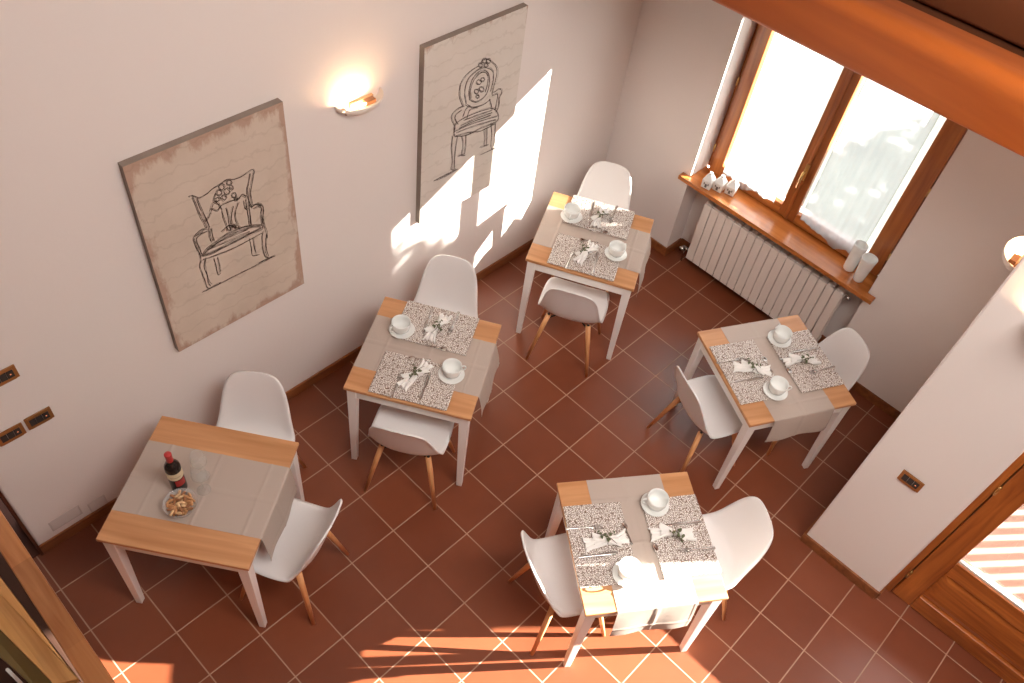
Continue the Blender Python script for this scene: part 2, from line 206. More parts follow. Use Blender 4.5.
def speckle(name):
    m, nt, b = nodes(name); L = nt.links
    tc = nt.nodes.new('ShaderNodeTexCoord'); v = nt.nodes.new('ShaderNodeTexVoronoi'); v.feature = 'DISTANCE_TO_EDGE'; v.inputs['Scale'].default_value = 105
    L.new(tc.outputs['Object'], v.inputs['Vector'])
    r = ramp(nt, [(0.06, (0.19, 0.12, 0.09)), (0.17, (0.84, 0.79, 0.74))]); L.new(v.outputs['Distance'], r.inputs[0]); L.new(r.outputs[0], b.inputs['Base Color'])
    b.inputs['Roughness'].default_value = 0.6
    return m
def glass(name, col=(1, 1, 1), rough=0.0):
    m, nt, b = nodes(name); b.inputs['Base Color'].default_value = (*col, 1); b.inputs['Roughness'].default_value = rough
    b.inputs['Transmission Weight'].default_value = 1.0; b.inputs['IOR'].default_value = 1.45
    return m
def pane(name):
    m = bpy.data.materials.new(name); m.use_nodes = True; nt = m.node_tree; nt.nodes.clear(); L = nt.links
    o = nt.nodes.new('ShaderNodeOutputMaterial'); t = nt.nodes.new('ShaderNodeBsdfTransparent'); t.inputs[0].default_value = (0.95, 0.97, 0.97, 1)
    g = nt.nodes.new('ShaderNodeBsdfGlossy'); g.inputs['Roughness'].default_value = 0.02
    x = nt.nodes.new('ShaderNodeMixShader'); x.inputs[0].default_value = 0.06
    L.new(t.outputs[0], x.inputs[1]); L.new(g.outputs[0], x.inputs[2]); L.new(x.outputs[0], o.inputs[0]); return m
def sheer(name):
    m = bpy.data.materials.new(name); m.use_nodes = True; nt = m.node_tree; nt.nodes.clear(); L = nt.links
    o = nt.nodes.new('ShaderNodeOutputMaterial'); t = nt.nodes.new('ShaderNodeBsdfTransparent')
    d = nt.nodes.new('ShaderNodeBsdfDiffuse'); d.inputs[0].default_value = (0.75, 0.76, 0.76, 1)
    l = nt.nodes.new('ShaderNodeBsdfTranslucent'); l.inputs[0].default_value = (0.50, 0.52, 0.54, 1)
    a = nt.nodes.new('ShaderNodeMixShader'); a.inputs[0].default_value = 0.6; L.new(d.outputs[0], a.inputs[1]); L.new(l.outputs[0], a.inputs[2])
    x = nt.nodes.new('ShaderNodeMixShader'); x.inputs[0].default_value = 0.66; L.new(t.outputs[0], x.inputs[1]); L.new(a.outputs[0], x.inputs[2]); L.new(x.outputs[0], o.inputs[0]); return m
def thin_glass(name, op=0.12):
    m = bpy.data.materials.new(name); m.use_nodes = True; nt = m.node_tree; nt.nodes.clear(); L = nt.links
    o = nt.nodes.new('ShaderNodeOutputMaterial'); t = nt.nodes.new('ShaderNodeBsdfTransparent'); t.inputs[0].default_value = (0.96, 0.96, 0.95, 1)
    g = nt.nodes.new('ShaderNodeBsdfPrincipled'); g.inputs['Roughness'].default_value = 0.05; g.inputs['Base Color'].default_value = (0.85, 0.82, 0.8, 1)
    x = nt.nodes.new('ShaderNodeMixShader'); x.inputs[0].default_value = op
    L.new(t.outputs[0], x.inputs[1]); L.new(g.outputs[0], x.inputs[2]); L.new(x.outputs[0], o.inputs[0]); return m
def emit(name, col, s):
    m, nt, b = nodes(name); b.inputs['Emission Color'].default_value = (*col, 1); b.inputs['Emission Strength'].default_value = s; b.inputs['Base Color'].default_value = (*col, 1); return m

PL = simple('plaster', (0.80, 0.735, 0.70), 0.9, bump=0.15, bscale=35)
FLOOR = tiles('terracotta_tiles', 0.3089, -2.2842, -1.1935, (0.150, 0.036, 0.014), (0.235, 0.066, 0.028), (0.40, 0.245, 0.165), rough=0.36)
TERR = simple('terrace_paving', (0.17, 0.105, 0.08), 0.8, var=0.1, bscale=8)
BASEB = wood('baseboard_wood', (0.16, 0.045, 0.012), (0.30, 0.10, 0.03), 0, 1, 0.4)
OAK = wood('window_wood', (0.25, 0.062, 0.012), (0.50, 0.17, 0.038), 2, 1, 0.35, coat=0.3)
OAKH = wood('window_wood_across', (0.25, 0.062, 0.012), (0.50, 0.17, 0.038), 1, 1, 0.35, coat=0.3)
SILL = wood('sill_wood', (0.34, 0.10, 0.02), (0.56, 0.20, 0.05), 1, 0.8, 0.25, coat=0.6)
DOORV = wood('door_wood', (0.25, 0.060, 0.010), (0.58, 0.18, 0.034), 2, 1, 0.35, coat=0.3)
DOORH = wood('door_wood_across', (0.25, 0.060, 0.010), (0.58, 0.18, 0.034), 1, 1, 0.35, coat=0.3)
BEAM = wood('beam_wood', (0.40, 0.080, 0.008), (0.60, 0.145, 0.018), 1, 0.35, 0.5)
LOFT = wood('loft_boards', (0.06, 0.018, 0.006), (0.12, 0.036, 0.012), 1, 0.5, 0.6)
RAILW = wood('stave_wood', (0.34, 0.11, 0.025), (0.56, 0.24, 0.085), 1, 1, 0.35, joints=(1, 0.48, 10.0, 0.648))
STAIRW = wood('stair_wood', (0.50, 0.22, 0.06), (0.74, 0.40, 0.14), 1, 1, 0.3)
STAIRD = simple('stair_panel_reflection', (0.19, 0.13, 0.035), 0.35)  # olive tone puts the panel's greenish reflections into the colour
PINE = wood('pine_top', (0.46, 0.205, 0.080), (0.66, 0.345, 0.165), 0, 0.9, 0.4, knots=True)
BEECH = wood('beech_leg', (0.62, 0.27, 0.10), (0.76, 0.40, 0.18), 2, 1, 0.45)
WPAINT = simple('white_paint', (0.84, 0.80, 0.77), 0.4)
SHELL = simple('white_polypropylene', (0.80, 0.785, 0.78), 0.38)
BLK = simple('black_metal', (0.02, 0.02, 0.02), 0.4, 0.6)
RUN = simple('runner_linen', (0.475, 0.39, 0.335), 0.55, bump=0.2, bscale=500)
MAT = speckle('woven_placemat')
CER = simple('white_ceramic', (0.80, 0.81, 0.79), 0.2)
NAP = simple('napkin_cloth', (0.86, 0.84, 0.81), 0.8, bump=0.2, bscale=300)
STEEL = simple('cutlery_steel', (0.62, 0.58, 0.55), 0.18, 1.0)
LEAF = simple('olive_leaf', (0.10, 0.11, 0.05), 0.6, var=0.4, bscale=60)
TWIG = simple('twig', (0.10, 0.06, 0.04), 0.7)
BRASS = simple('brass', (0.65, 0.42, 0.16), 0.3, 1.0)
RAD = simple('radiator_enamel', (0.80, 0.72, 0.66), 0.35)
CANV = None
INK = simple('sketch_ink', (0.11, 0.08, 0.07), 0.9)

# ---------------------------------------------------------------- the room
bm = bmesh.new(); box(bm, -8.5, 0.45, -3.485, 1.6, -0.12, 0.0); box(bm, -8.5, -1.14, -8.5, -3.485, -0.12, 0.0)
tag(finish('floor', bm, FLOOR), kind='structure')
bm = bmesh.new(); box(bm, -4.72, 0.45, 0.0, 0.25, 0, 5.4)
tag(finish('wall_left', bm, PL, bevel=0.012), kind='structure')
bm = bmesh.new(); box(bm, -8.5, -4.72, 1.6, 1.8, 0, 5.4)
tag(finish('wall_stairwell', bm, PL), kind='structure')
NY0, NY1, SZ, WT = -0.755, -2.283, 0.765, 2.26
bm = bmesh.new()
box(bm, 0, 0.45, NY0, 0.0, 0, 5.4); box(bm, 0, 0.45, -2.96, NY1, 0, 5.4)
box(bm, 0.2, 0.45, NY1, NY0, 0, SZ); box(bm, 0, 0.45, NY1, NY0, WT, 5.4)
tag(finish('wall_back', bm, PL), kind='structure')
bm = bmesh.new()
box(bm, -1.366, 0.45, -3.485, -2.96, 0, 5.4); box(bm, -1.366, -0.95, -4.675, -3.485, 2.2, 5.4); box(bm, -1.366, -0.95, -8.5, -4.675, 0, 5.4)
tag(finish('wall_right', bm, PL, bevel=0.012), kind='structure')
bm = bmesh.new(); box(bm, -8.5, 0.45, -8.5, 1.8, 5.4, 5.5); tag(finish('roof', bm, PL), kind='structure')
bm = bmesh.new(); box(bm, -8.7, -8.5, -8.5, 1.8, 0, 5.4); tag(finish('wall_far_left', bm, PL), kind='structure')
bm = bmesh.new(); box(bm, -8.5, -0.95, -8.7, -8.5, 0, 5.4); tag(finish('wall_front', bm, PL), kind='structure')
# baseboards
def bb(name, boxes):
    bm = bmesh.new()
    for b in boxes: box(bm, *b)
    tag(finish(name, bm, BASEB, bevel=0.002), kind='structure')
T, H = 0.014, 0.078
bb('baseboard_left', [(-4.72, -T, -T, 0, 0, H)])
bb('baseboard_back', [(-T, 0, NY0 - T, 0, 0, H), (0, 0.2 - T, NY0 - T, NY0, 0, H), (0.2 - T, 0.2, NY1, NY0 - T, 0, H), (0, 0.2 - T, NY1, NY1 + T, 0, H), (-T, 0, -2.96, NY1 + T, 0, H)])
bb('baseboard_right', [(-1.366, -T, -2.96, -2.96 + T, 0, H), (-1.366 - T, -1.366, -3.485, -2.96 + T, 0, H), (-1.366, -1.27, -3.485 - T, -3.485, 0, H)])

# ---------------------------------------------------------------- window
def sash_parts(par, x0, x1, ya, yb, z0, z1, sa, sb, rb, rt, mv, mh):
    bm = bmesh.new(); box(bm, x0, x1, ya - sa, ya, z0, z1); box(bm, x0, x1, yb, yb + sb, z0, z1)
    finish('sash_stile', bm, mv, par, bevel=0.006)
    bm = bmesh.new(); box(bm, x0, x1, yb + sb, ya - sa, z0, z0 + rb); box(bm, x0, x1, yb + sb, ya - sa, z1 - rt, z1)
    finish('sash_rail', bm, mh, par, bevel=0.006)
win = thing('window_1', None, None, (0, 0, 0)); win['kind'] = 'structure'
bm = bmesh.new()
box(bm, 0.222, 0.27, NY0 - 0.045, NY0, 0.80, WT); box(bm, 0.222, 0.27, NY1, NY1 + 0.045, 0.80, WT)
finish('window_frame', bm, OAK, win, bevel=0.004)
bm = bmesh.new(); box(bm, 0.222, 0.27, NY1 + 0.045, NY0 - 0.045, WT - 0.045, WT); box(bm, 0.222, 0.27, NY1 + 0.045, NY0 - 0.045, 0.765, 0.825)
finish('frame_rail', bm, OAKH, win, bevel=0.004)
sash_parts(win, 0.175, 0.222, -0.792, -1.486, 0.808, 2.222, 0.102, 0.062, 0.085, 0.085, OAK, OAKH)
sash_parts(win, 0.175, 0.222, -1.490, -2.246, 0.808, 2.222, 0.062, 0.130, 0.085, 0.085, OAK, OAKH)
bm = bmesh.new(); box(bm, 0.163, 0.178, -1.502, -1.474, 0.812, 2.216)
finish('cover_strip', bm, OAK, win, bevel=0.005)
for a, b in ((-0.894, -1.424), (-1.552, -2.116)):
    bm = bmesh.new(); box(bm, 0.200, 0.206, b, a, 0.893, 2.137)
    finish('glass_pane', bm, pane('window_pane'), win)
for yh in (-0.785, -2.252):
    for zh in (1.0, 1.55, 2.05):
        bm = bmesh.new(); tube(bm, [(0.170, yh, zh - 0.03), (0.170, yh, zh + 0.03)], 0.007, 8)
        finish('hinge', bm, BRASS, win, smooth=True)
bm = bmesh.new(); box(bm, 0.155, 0.163, -1.503, -1.473, 1.16, 1.29); hd = finish('handle', bm, BRASS, win, bevel=0.003)
bm = bmesh.new(); tube(bm, [(0.157, -1.488, 1.235), (0.118, -1.488, 1.235), (0.113, -1.490, 1.22), (0.113, -1.493, 1.12)], [0.009, 0.009, 0.009, 0.007], 8)
finish('lever', bm, BRASS, hd, smooth=True)
# curtains hang on each sash in front of the glass
SH = sheer('sheer_cotton')
def curtain(ya, yb, ph, label):
    t = thing('sash_curtain', label, 'curtain', (0.162, (ya + yb) / 2, 0.86), 0, 'sheer curtains on the window sashes')
    h0 = abs(yb - ya) / 2; zb = 0.0
    def fn(u, v):
        y = (u - 0.5) * 2 * h0; z = v * 1.36
        bot = (0.022 * math.sin(u * 7 + ph) + 0.012 * math.sin(u * 17 + ph * 2)) * (1 - v)
        f = 0.003 * math.sin(u * 60 + ph) + 0.004 * math.sin(u * 23 + 1.3 * ph)
        drift = -0.012 * (1 - v) ** 3 * (0.5 + 0.5 * math.sin(u * 9 + ph))
        return (f * (0.4 + 0.6 * (1 - v)) + drift, y, z + bot)
    bm = bmesh.new(); grid(bm, 90, 40, fn); cl = finish('curtain_cloth', bm, SH, t, smooth=True)
    bm = bmesh.new()
    grid(bm, 90, 1, lambda u, v: tuple(a + b for a, b in zip(fn(u, v * 0.018), (-0.0015, 0, 0)))); finish('hem', bm, SH, cl, smooth=True)
    for k in (0.0, 1.0):
        bm = bmesh.new(); tube(bm, [tuple(fn(k, j / 12)) for j in range(13)], 0.0016, 5); finish('side_hem', bm, simple('hem_grey', (0.35, 0.33, 0.3), 0.9), cl, smooth=True)
    bm = bmesh.new(); tube(bm, [(0.002, -h0 - 0.02, 1.345), (0.002, h0 + 0.02, 1.345)], 0.004, 8); finish('curtain_rod', bm, BRASS, t, smooth=True)
curtain(-0.925, -1.372, 0.4, 'white sheer curtain glowing on the left sash of the window')
curtain(-1.595, -2.075, 2.1, 'sheer curtain with tree shadows on the right sash of the window')
# sill
bm = bmesh.new()
o_ = [(-0.058, -0.69), (-0.058, -2.345), (-0.0, -2.345), (0.0, NY1), (0.2, NY1), (0.2, NY0), (0.0, NY0), (0.0, -0.69)]
hexa(bm, [(x, y, 0.766) for x, y in o_[::-1]], [(x, y, 0.80) for x, y in o_[::-1]])
tag(finish('window_sill', bm, SILL, bevel=0.003), 'varnished wooden window sill board above the radiator', 'window sill')

# ---------------------------------------------------------------- door to the terrace
dr = thing('door_1', None, None, (0, 0, 0)); dr['kind'] = 'structure'
bm = bmesh.new(); box(bm, -1.262, -1.14, -3.534, -3.485, 0, 2.2); box(bm, -1.19, -1.14, -3.57, -3.53, 0, 2.2); box(bm, -1.262, -1.14, -4.675, -4.61, 0, 2.2)
finish('door_frame', bm, DOORV, dr, bevel=0.006)
bm = bmesh.new(); box(bm, -1.262, -1.14, -4.61, -3.534, 2.13, 2.2); finish('frame_head', bm, DOORH, dr, bevel=0.006)
for ya, yb in ((-3.541, -4.60),):
    lf = thing('door_leaf', None, None, (0, 0, 0)); lf.parent = dr
    X0, X1 = -1.255, -1.192
    bm = bmesh.new(); box(bm, X0, X1, ya - 0.125, ya, 0.012, 2.12); box(bm, X0, X1, yb, yb + 0.125, 0.012, 2.12)
    finish('leaf_stile', bm, DOORV, lf, bevel=0.006)
    bm = bmesh.new(); box(bm, X0, X1, yb + 0.125, ya - 0.125, 0.012, 0.14); box(bm, X0, X1, yb + 0.125, ya - 0.125, 0.45, 0.585); box(bm, X0, X1, yb + 0.125, ya - 0.125, 2.0, 2.12)
    finish('leaf_rail', bm, DOORH, lf, bevel=0.006)
    bm = bmesh.new(); box(bm, X0 + 0.022, X1 - 0.02, yb + 0.125, ya - 0.125, 0.14, 0.45)
    hexa(bm, [(X0 + 0.022, ya - 0.125, 0.15), (X0 + 0.022, yb + 0.125, 0.15), (X0 + 0.022, yb + 0.125, 0.44), (X0 + 0.022, ya - 0.125, 0.44)],
         [(X0 + 0.006, ya - 0.17, 0.195), (X0 + 0.006, yb + 0.17, 0.195), (X0 + 0.006, yb + 0.17, 0.395), (X0 + 0.006, ya - 0.17, 0.395)])
    finish('raised_panel', bm, DOORH, lf, bevel=0.002)
    bm = bmesh.new(); box(bm, X0 + 0.03, X0 + 0.038, yb + 0.125, ya - 0.125, 0.585, 2.0); finish('glass_pane', bm, pane('door_pane'), lf)
    bm = bmesh.new()
    g0, g1 = ya - 0.125, yb + 0.125
    box(bm, X0 + 0.012, X0 + 0.03, g1, g0, 0.585, 0.602)
    tag(finish('glazing_bead', bm, simple('white_bead', (0.8, 0.76, 0.7), 0.4), lf), 'white glazing strip')
    if ya > -4:
        for zh in (0.26, 1.22):
            bm = bmesh.new(); tube(bm, [(-1.262, -3.538, zh - 0.035), (-1.262, -3.538, zh + 0.035)], 0.009, 8); finish('hinge', bm, BRASS, lf, smooth=True)
    bm = bmesh.new(); tube(bm, [(X0, yb + 0.05, 1.05), (X0 - 0.05, yb + 0.05, 1.05), (X0 - 0.055, yb + 0.17, 1.05)], 0.009, 8); finish('door_handle', bm, BRASS, lf, smooth=True)

# ---------------------------------------------------------------- outside: terrace, railing, added sun-blocking post, tree
bm = bmesh.new(); box(bm, -0.95, 1.3, -10, -3.485, -0.12, -0.005)
tag(finish('terrace_floor', bm, TERR), kind='structure')
bm = bmesh.new(); box(bm, -1.14, -0.95, -4.61, -3.55, -0.02, 0.0)
tag(finish('door_threshold', bm, TERR), kind='structure')
rl = thing('terrace_railing', 'upright bar railing along the edge of the sunny terrace outside', 'railing', (1.0, -6.7, 0))
bm = bmesh.new(); box(bm, -0.03, 0.03, -3.1, 3.1, 0.98, 1.02); box(bm, -0.02, 0.02, -3.1, 3.1, 0.08, 0.11); finish('top_rail', bm, WPAINT, rl)
for k in range(51):
    bm = bmesh.new(); box(bm, -0.012, 0.012, -3.05 + k * 0.119, -3.05 + k * 0.119 + 0.048, 0.11, 0.98); finish('railing_bar', bm, WPAINT, rl)
bm = bmesh.new(); tube(bm, [(0.75, -5.375, -0.005), (0.75, -5.375, 3.2)], 0.042, 16)  # unseen post added to trim the sun band entering by the door
tag(finish('added_sun_blocker', bm, WPAINT, smooth=True), 'slim white post added unseen on the terrace to block the sun', 'post')
bm = bmesh.new(); box(bm, 0.45, 40, -40, 30, -0.72, -0.6)
tag(finish('ground', bm, simple('garden_ground', (0.09, 0.10, 0.09), 0.9, var=0.5, bscale=1.5)), kind='structure')
# tree beyond the window, its shade falls on the right sash
tree = thing('garden_tree', 'leafy garden tree standing outside beyond the window', 'tree', (4.0, -5.85, -0.6))
bm = bmesh.new(); tube(bm, [(0, 0, 0), (0.03, 0.02, 1.6), (-0.02, 0.05, 2.8), (0.05, 0, 4.3)], [0.13, 0.10, 0.08, 0.03], 10)
for k in range(9):
    a = k * 2.4; z = 2.2 + 0.2 * k; r = 0.75
    tube(bm, [(0, 0, z), (r * .5 * math.cos(a), r * .5 * math.sin(a), z + .3), (r * math.cos(a), r * math.sin(a), z + .5)], [0.04, 0.025, 0.01], 6)
finish('trunk', bm, TWIG, tree, smooth=True)
bm = bmesh.new(); rn = random.Random(3)
for k in range(11500):
    while True:
        p = Vector((rn.uniform(-1, 1), rn.uniform(-1, 1), rn.uniform(-1, 1)))
        if p.length < 1 and noise.noise(p * 2.6) > -0.22: break
    p = Vector((p.x * 0.95, p.y * 0.95, 3.3 + p.z * 1.35)); s_ = rn.uniform(0.04, 0.075)
    q = Matrix.Rotation(rn.uniform(0, 6.28), 3, 'Z') @ Matrix.Rotation(rn.uniform(-1.3, 1.3), 3, 'X')
    bm.faces.new([bm.verts.new(p + q @ Vector(c)) for c in ((-s_, 0, 0), (0, -s_ * .5, 0), (s_, 0, 0), (0, s_ * .5, 0))])
tag(finish('foliage', bm, simple('tree_leaf', (0.07, 0.14, 0.04), 0.6), tree), kind='stuff')

# ---------------------------------------------------------------- beams and loft over the window side
def rounded_beam(name, x0, x1, z0, z1, y0, y1, dz, mat, r=0.05):
    bm = bmesh.new(); pts = []
    for cx, cz, a0 in ((x1 - r, z1 - r, 0), (x0 + r, z1 - r, 90), (x0 + r, z0 + r * 0.5, 180), (x1 - r, z0 + r * 0.5, 270)):
        for k in range(6):
            a = math.radians(a0 + 18 * k); rr = r if a0 < 180 else r * 0.5
            pts.append((cx + r * math.cos(a), cz + rr * math.sin(a)))
    hexa(bm, [(x, y0, z + dz * 0) for x, z in pts], [(x, y1, z + dz) for x, z in pts])
    return tag(finish(name, bm, mat, smooth=False), kind='structure')
b1 = rounded_beam('trim_1', -1.372, -1.13, 2.733, 3.0, 0.0, -8.5, 0.28, BEAM, 0.06)
for p in b1.data.polygons: p.use_smooth = len(p.vertices) == 4
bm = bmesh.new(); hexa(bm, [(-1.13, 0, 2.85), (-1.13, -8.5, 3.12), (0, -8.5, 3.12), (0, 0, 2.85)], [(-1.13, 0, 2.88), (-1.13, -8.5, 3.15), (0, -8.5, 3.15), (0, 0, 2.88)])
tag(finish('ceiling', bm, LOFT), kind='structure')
b2 = rounded_beam('trim_2', -0.86, -0.60, 2.88, 3.10, 0.0, -8.5, 0.28, simple('dark_beam', (0.20, 0.055, 0.015), 0.7), 0.06)
for p in b2.data.polygons: p.use_smooth = len(p.vertices) == 4

# ---------------------------------------------------------------- radiator in the niche
rad = thing('radiator', 'cream ribbed radiator in the niche below the window sill', 'radiator', (0.055, -1.54, 0))
NS = 18; w0 = 1.215 / NS
for k in range(NS):
    yc = -0.6075 + w0 * (k + 0.5)
    bm = bmesh.new()
    box(bm, -0.045, -0.033, yc - w0 * 0.46, yc + w0 * 0.46, 0.10, 0.655)
    box(bm, -0.033, 0.045, yc - 0.006, yc + 0.006, 0.11, 0.65)
    box(bm, -0.03, 0.04, yc - w0 * 0.5, yc + w0 * 0.5, 0.12, 0.155); box(bm, -0.03, 0.04, yc - w0 * 0.5, yc + w0 * 0.5, 0.60, 0.635)
    for zz in (0.658, 0.67):
        box(bm, -0.04, 0.045, yc - w0 * 0.40, yc + w0 * 0.40, zz - 0.006, zz - 0.002)
    box(bm, 0.04, 0.045, yc - w0 * 0.42, yc + w0 * 0.42, 0.10, 0.655)
    finish('radiator_section', bm, RAD, rad, bevel=0.003)
bm = bmesh.new(); tube(bm, [(0.005, 0.61, 0.137), (0.005, 0.66, 0.137)], 0.014, 10); tube(bm, [(0.005, 0.66, 0.137), (-0.04, 0.675, 0.137)], 0.02, 10); tube(bm, [(0.005, 0.655, 0.137), (0.005, 0.655, 0.0)], 0.008, 8)
tag(finish('radiator_valve', bm, STEEL, rad, smooth=True), 'chrome valve')
bm = bmesh.new(); tube(bm, [(0.005, -0.61, 0.617), (0.005, -0.655, 0.617)], 0.014, 10); tag(finish('air_vent_valve', bm, STEEL, rad, smooth=True), 'small chrome bleed valve')
for yb_ in (-0.40, 0.37):
    bm = bmesh.new(); box(bm, 0.045, 0.145, yb_, yb_ + 0.03, 0.5, 0.53); finish('wall_bracket', bm, RAD, rad)

# ---------------------------------------------------------------- things on the sill
def lantern(x, y, rz, label):
    t = thing('house_lantern', label, 'tealight holder', (x, y, 0.80), rz, 'little white house lanterns on the sill')
    a, h, r = 0.036, 0.068, 0.110
    bm = bmesh.new()
    vb = [bm.verts.new((sx * a * 1.0, sy * a, 0)) for sx, sy in ((-1, -1), (1, -1), (1, 1), (-1, 1))]
    vm = [bm.verts.new((sx * a * 1.08, sy * a * 1.08, h)) for sx, sy in ((-1, -1), (1, -1), (1, 1), (-1, 1))]
    vt = [bm.verts.new((sx * a * 0.42, sy * a * 0.42, r)) for sx, sy in ((-1, -1), (1, -1), (1, 1), (-1, 1))]
    bm.faces.new(vb[::-1])
    for q, p in ((vb, vm), (vm, vt)):
        for i in range(4): bm.faces.new([q[i], q[(i + 1) % 4], p[(i + 1) % 4], p[i]])
    bm.faces.new(vt)
    lb = finish('lantern_body', bm, CER, t, bevel=0.004)
    bm = bmesh.new(); lathe(bm, [(0, 0.110), (0.013, 0.110), (0.014, 0.126), (0.009, 0.126), (0.008, 0.114), (0, 0.114)], 16); tag(finish('chimney', bm, CER, t, smooth=True))
    dk = simple('lantern_opening', (0.12, 0.11, 0.10), 0.8)
    bm = bmesh.new()
    box(bm, -0.0392, -0.0365, -0.008, 0.008, 0.014, 0.042)
    for yy in (-0.016, 0.016): box(bm, -0.0392, -0.0372, yy - 0.004, yy + 0.004, 0.034, 0.05)
    tag(finish('opening', bm, dk, lb), 'dark cut-out door and windows')
lantern(0.0083, -0.905, 0.15, 'white house lantern on the sill, nearest the wall corner')
lantern(0.052, -0.978, 0.1, 'white house lantern on the sill, in the middle of the three')
lantern(0.092, -1.058, 0.2, 'white house lantern on the sill, nearest the window middle')
def vase(x, y, h, r0, r1, label):
    bm = bmesh.new(); n = 10
    prof = [(0, 0.003), (r0 * 0.9, 0.0), (r0, 0.006)]
    prof += [(r0 + (r1 - r0) * (k / n) ** 1.3, 0.006 + (h - 0.006) * k / n) for k in range(1, n + 1)]
    prof += [(r1 - 0.004, h + 0.001), (r1 - 0.007, h - 0.01), (r0 - 0.006, 0.02), (0, 0.015)]
    lathe(bm, prof, 36)
    o = finish('frosted_vase', bm, CER, smooth=True); o.location = (x, y, 0.80)
    tag(o, label, 'vase', 'pair of white vases on the sill')
vase(0.1, -2.07, 0.22, 0.040, 0.048, 'tall white vase on the sill, the one nearer the glass')
vase(0.055, -2.17, 0.20, 0.036, 0.054, 'flared white vase on the sill, at the end of the board')

# ---------------------------------------------------------------- pictures
def canvas_mat(name, wear, c0, c1):
    m, nt, b = nodes(name); L = nt.links
    tc = nt.nodes.new('ShaderNodeTexCoord')
    def nz(sc, det, mp=None):
        n = nt.nodes.new('ShaderNodeTexNoise'); n.inputs['Scale'].default_value = sc; n.inputs['Detail'].default_value = det; n.inputs['Roughness'].default_value = 0.65
        k = nt.nodes.new('ShaderNodeMapping'); k.inputs['Scale'].default_value = mp or (1, 1, 1); L.new(tc.outputs['Object'], k.inputs[0]); L.new(k.outputs[0], n.inputs['Vector']); return n
    base = ramp(nt, [(0.3, c0), (0.7, c1)]); L.new(nz(2.2, 6).outputs['Fac'], base.inputs[0])
    # worn brown patches towards the edges
    sp = nt.nodes.new('ShaderNodeSeparateXYZ'); L.new(tc.outputs['Object'], sp.inputs[0])
    def ed(s, half):
        a = nt.nodes.new('ShaderNodeMath'); a.operation = 'ABSOLUTE'; L.new(s, a.inputs[0])
        d = nt.nodes.new('ShaderNodeMath'); d.operation = 'DIVIDE'; d.inputs[1].default_value = half; L.new(a.outputs[0], d.inputs[0]); return d.outputs[0]
    mx = nt.nodes.new('ShaderNodeMath'); mx.operation = 'MAXIMUM'; L.new(ed(sp.outputs[0], 0.4), mx.inputs[0]); L.new(ed(sp.outputs[2], 0.61), mx.inputs[1])
    ad = nt.nodes.new('ShaderNodeMath'); ad.operation = 'MULTIPLY_ADD'; ad.inputs[1].default_value = 0.55; L.new(nz(7, 8, (1.5, 1, 0.5)).outputs['Fac'], ad.inputs[0]); L.new(mx.outputs[0], ad.inputs[2])
    wr = ramp(nt, [(0.0, (0, 0, 0)), (0.5, (0, 0, 0)), (0.56, (1, 1, 1))]); wr.color_ramp.elements[1].position = 1.0; 
    mr = nt.nodes.new('ShaderNodeMapRange'); mr.inputs['From Min'].default_value = 1.20 - wear; mr.inputs['From Max'].default_value = 1.27 - wear; L.new(ad.outputs[0], mr.inputs['Value'])
    m2 = nt.nodes.new('ShaderNodeMix'); m2.data_type = 'RGBA'; m2.inputs[7].default_value = (0.46, 0.31, 0.235, 1); L.new(mr.outputs[0], m2.inputs[0]); L.new(base.outputs[0], m2.inputs[6])
    # faint handwriting lines
    wv = nt.nodes.new('ShaderNodeTexWave'); wv.bands_direction = 'Z'; wv.inputs['Scale'].default_value = 3.2; wv.inputs['Distortion'].default_value = 3.5; wv.inputs['Detail'].default_value = 4; wv.inputs['Detail Scale'].default_value = 6
    L.new(tc.outputs['Object'], wv.inputs['Vector'])
    r2 = ramp(nt, [(0.0, (0.86, 0.84, 0.82)), (0.06, (1, 1, 1))]); L.new(wv.outputs['Fac'], r2.inputs[0])
    m3 = nt.nodes.new('ShaderNodeMix'); m3.data_type = 'RGBA'; m3.blend_type = 'MULTIPLY'; m3.inputs[0].default_value = 0.6; L.new(m2.outputs[2], m3.inputs[6]); L.new(r2.outputs[0], m3.inputs[7])
    L.new(m3.outputs[2], b.inputs['Base Color']); b.inputs['Roughness'].default_value = 0.85
    nt.nodes.remove(wr); return m
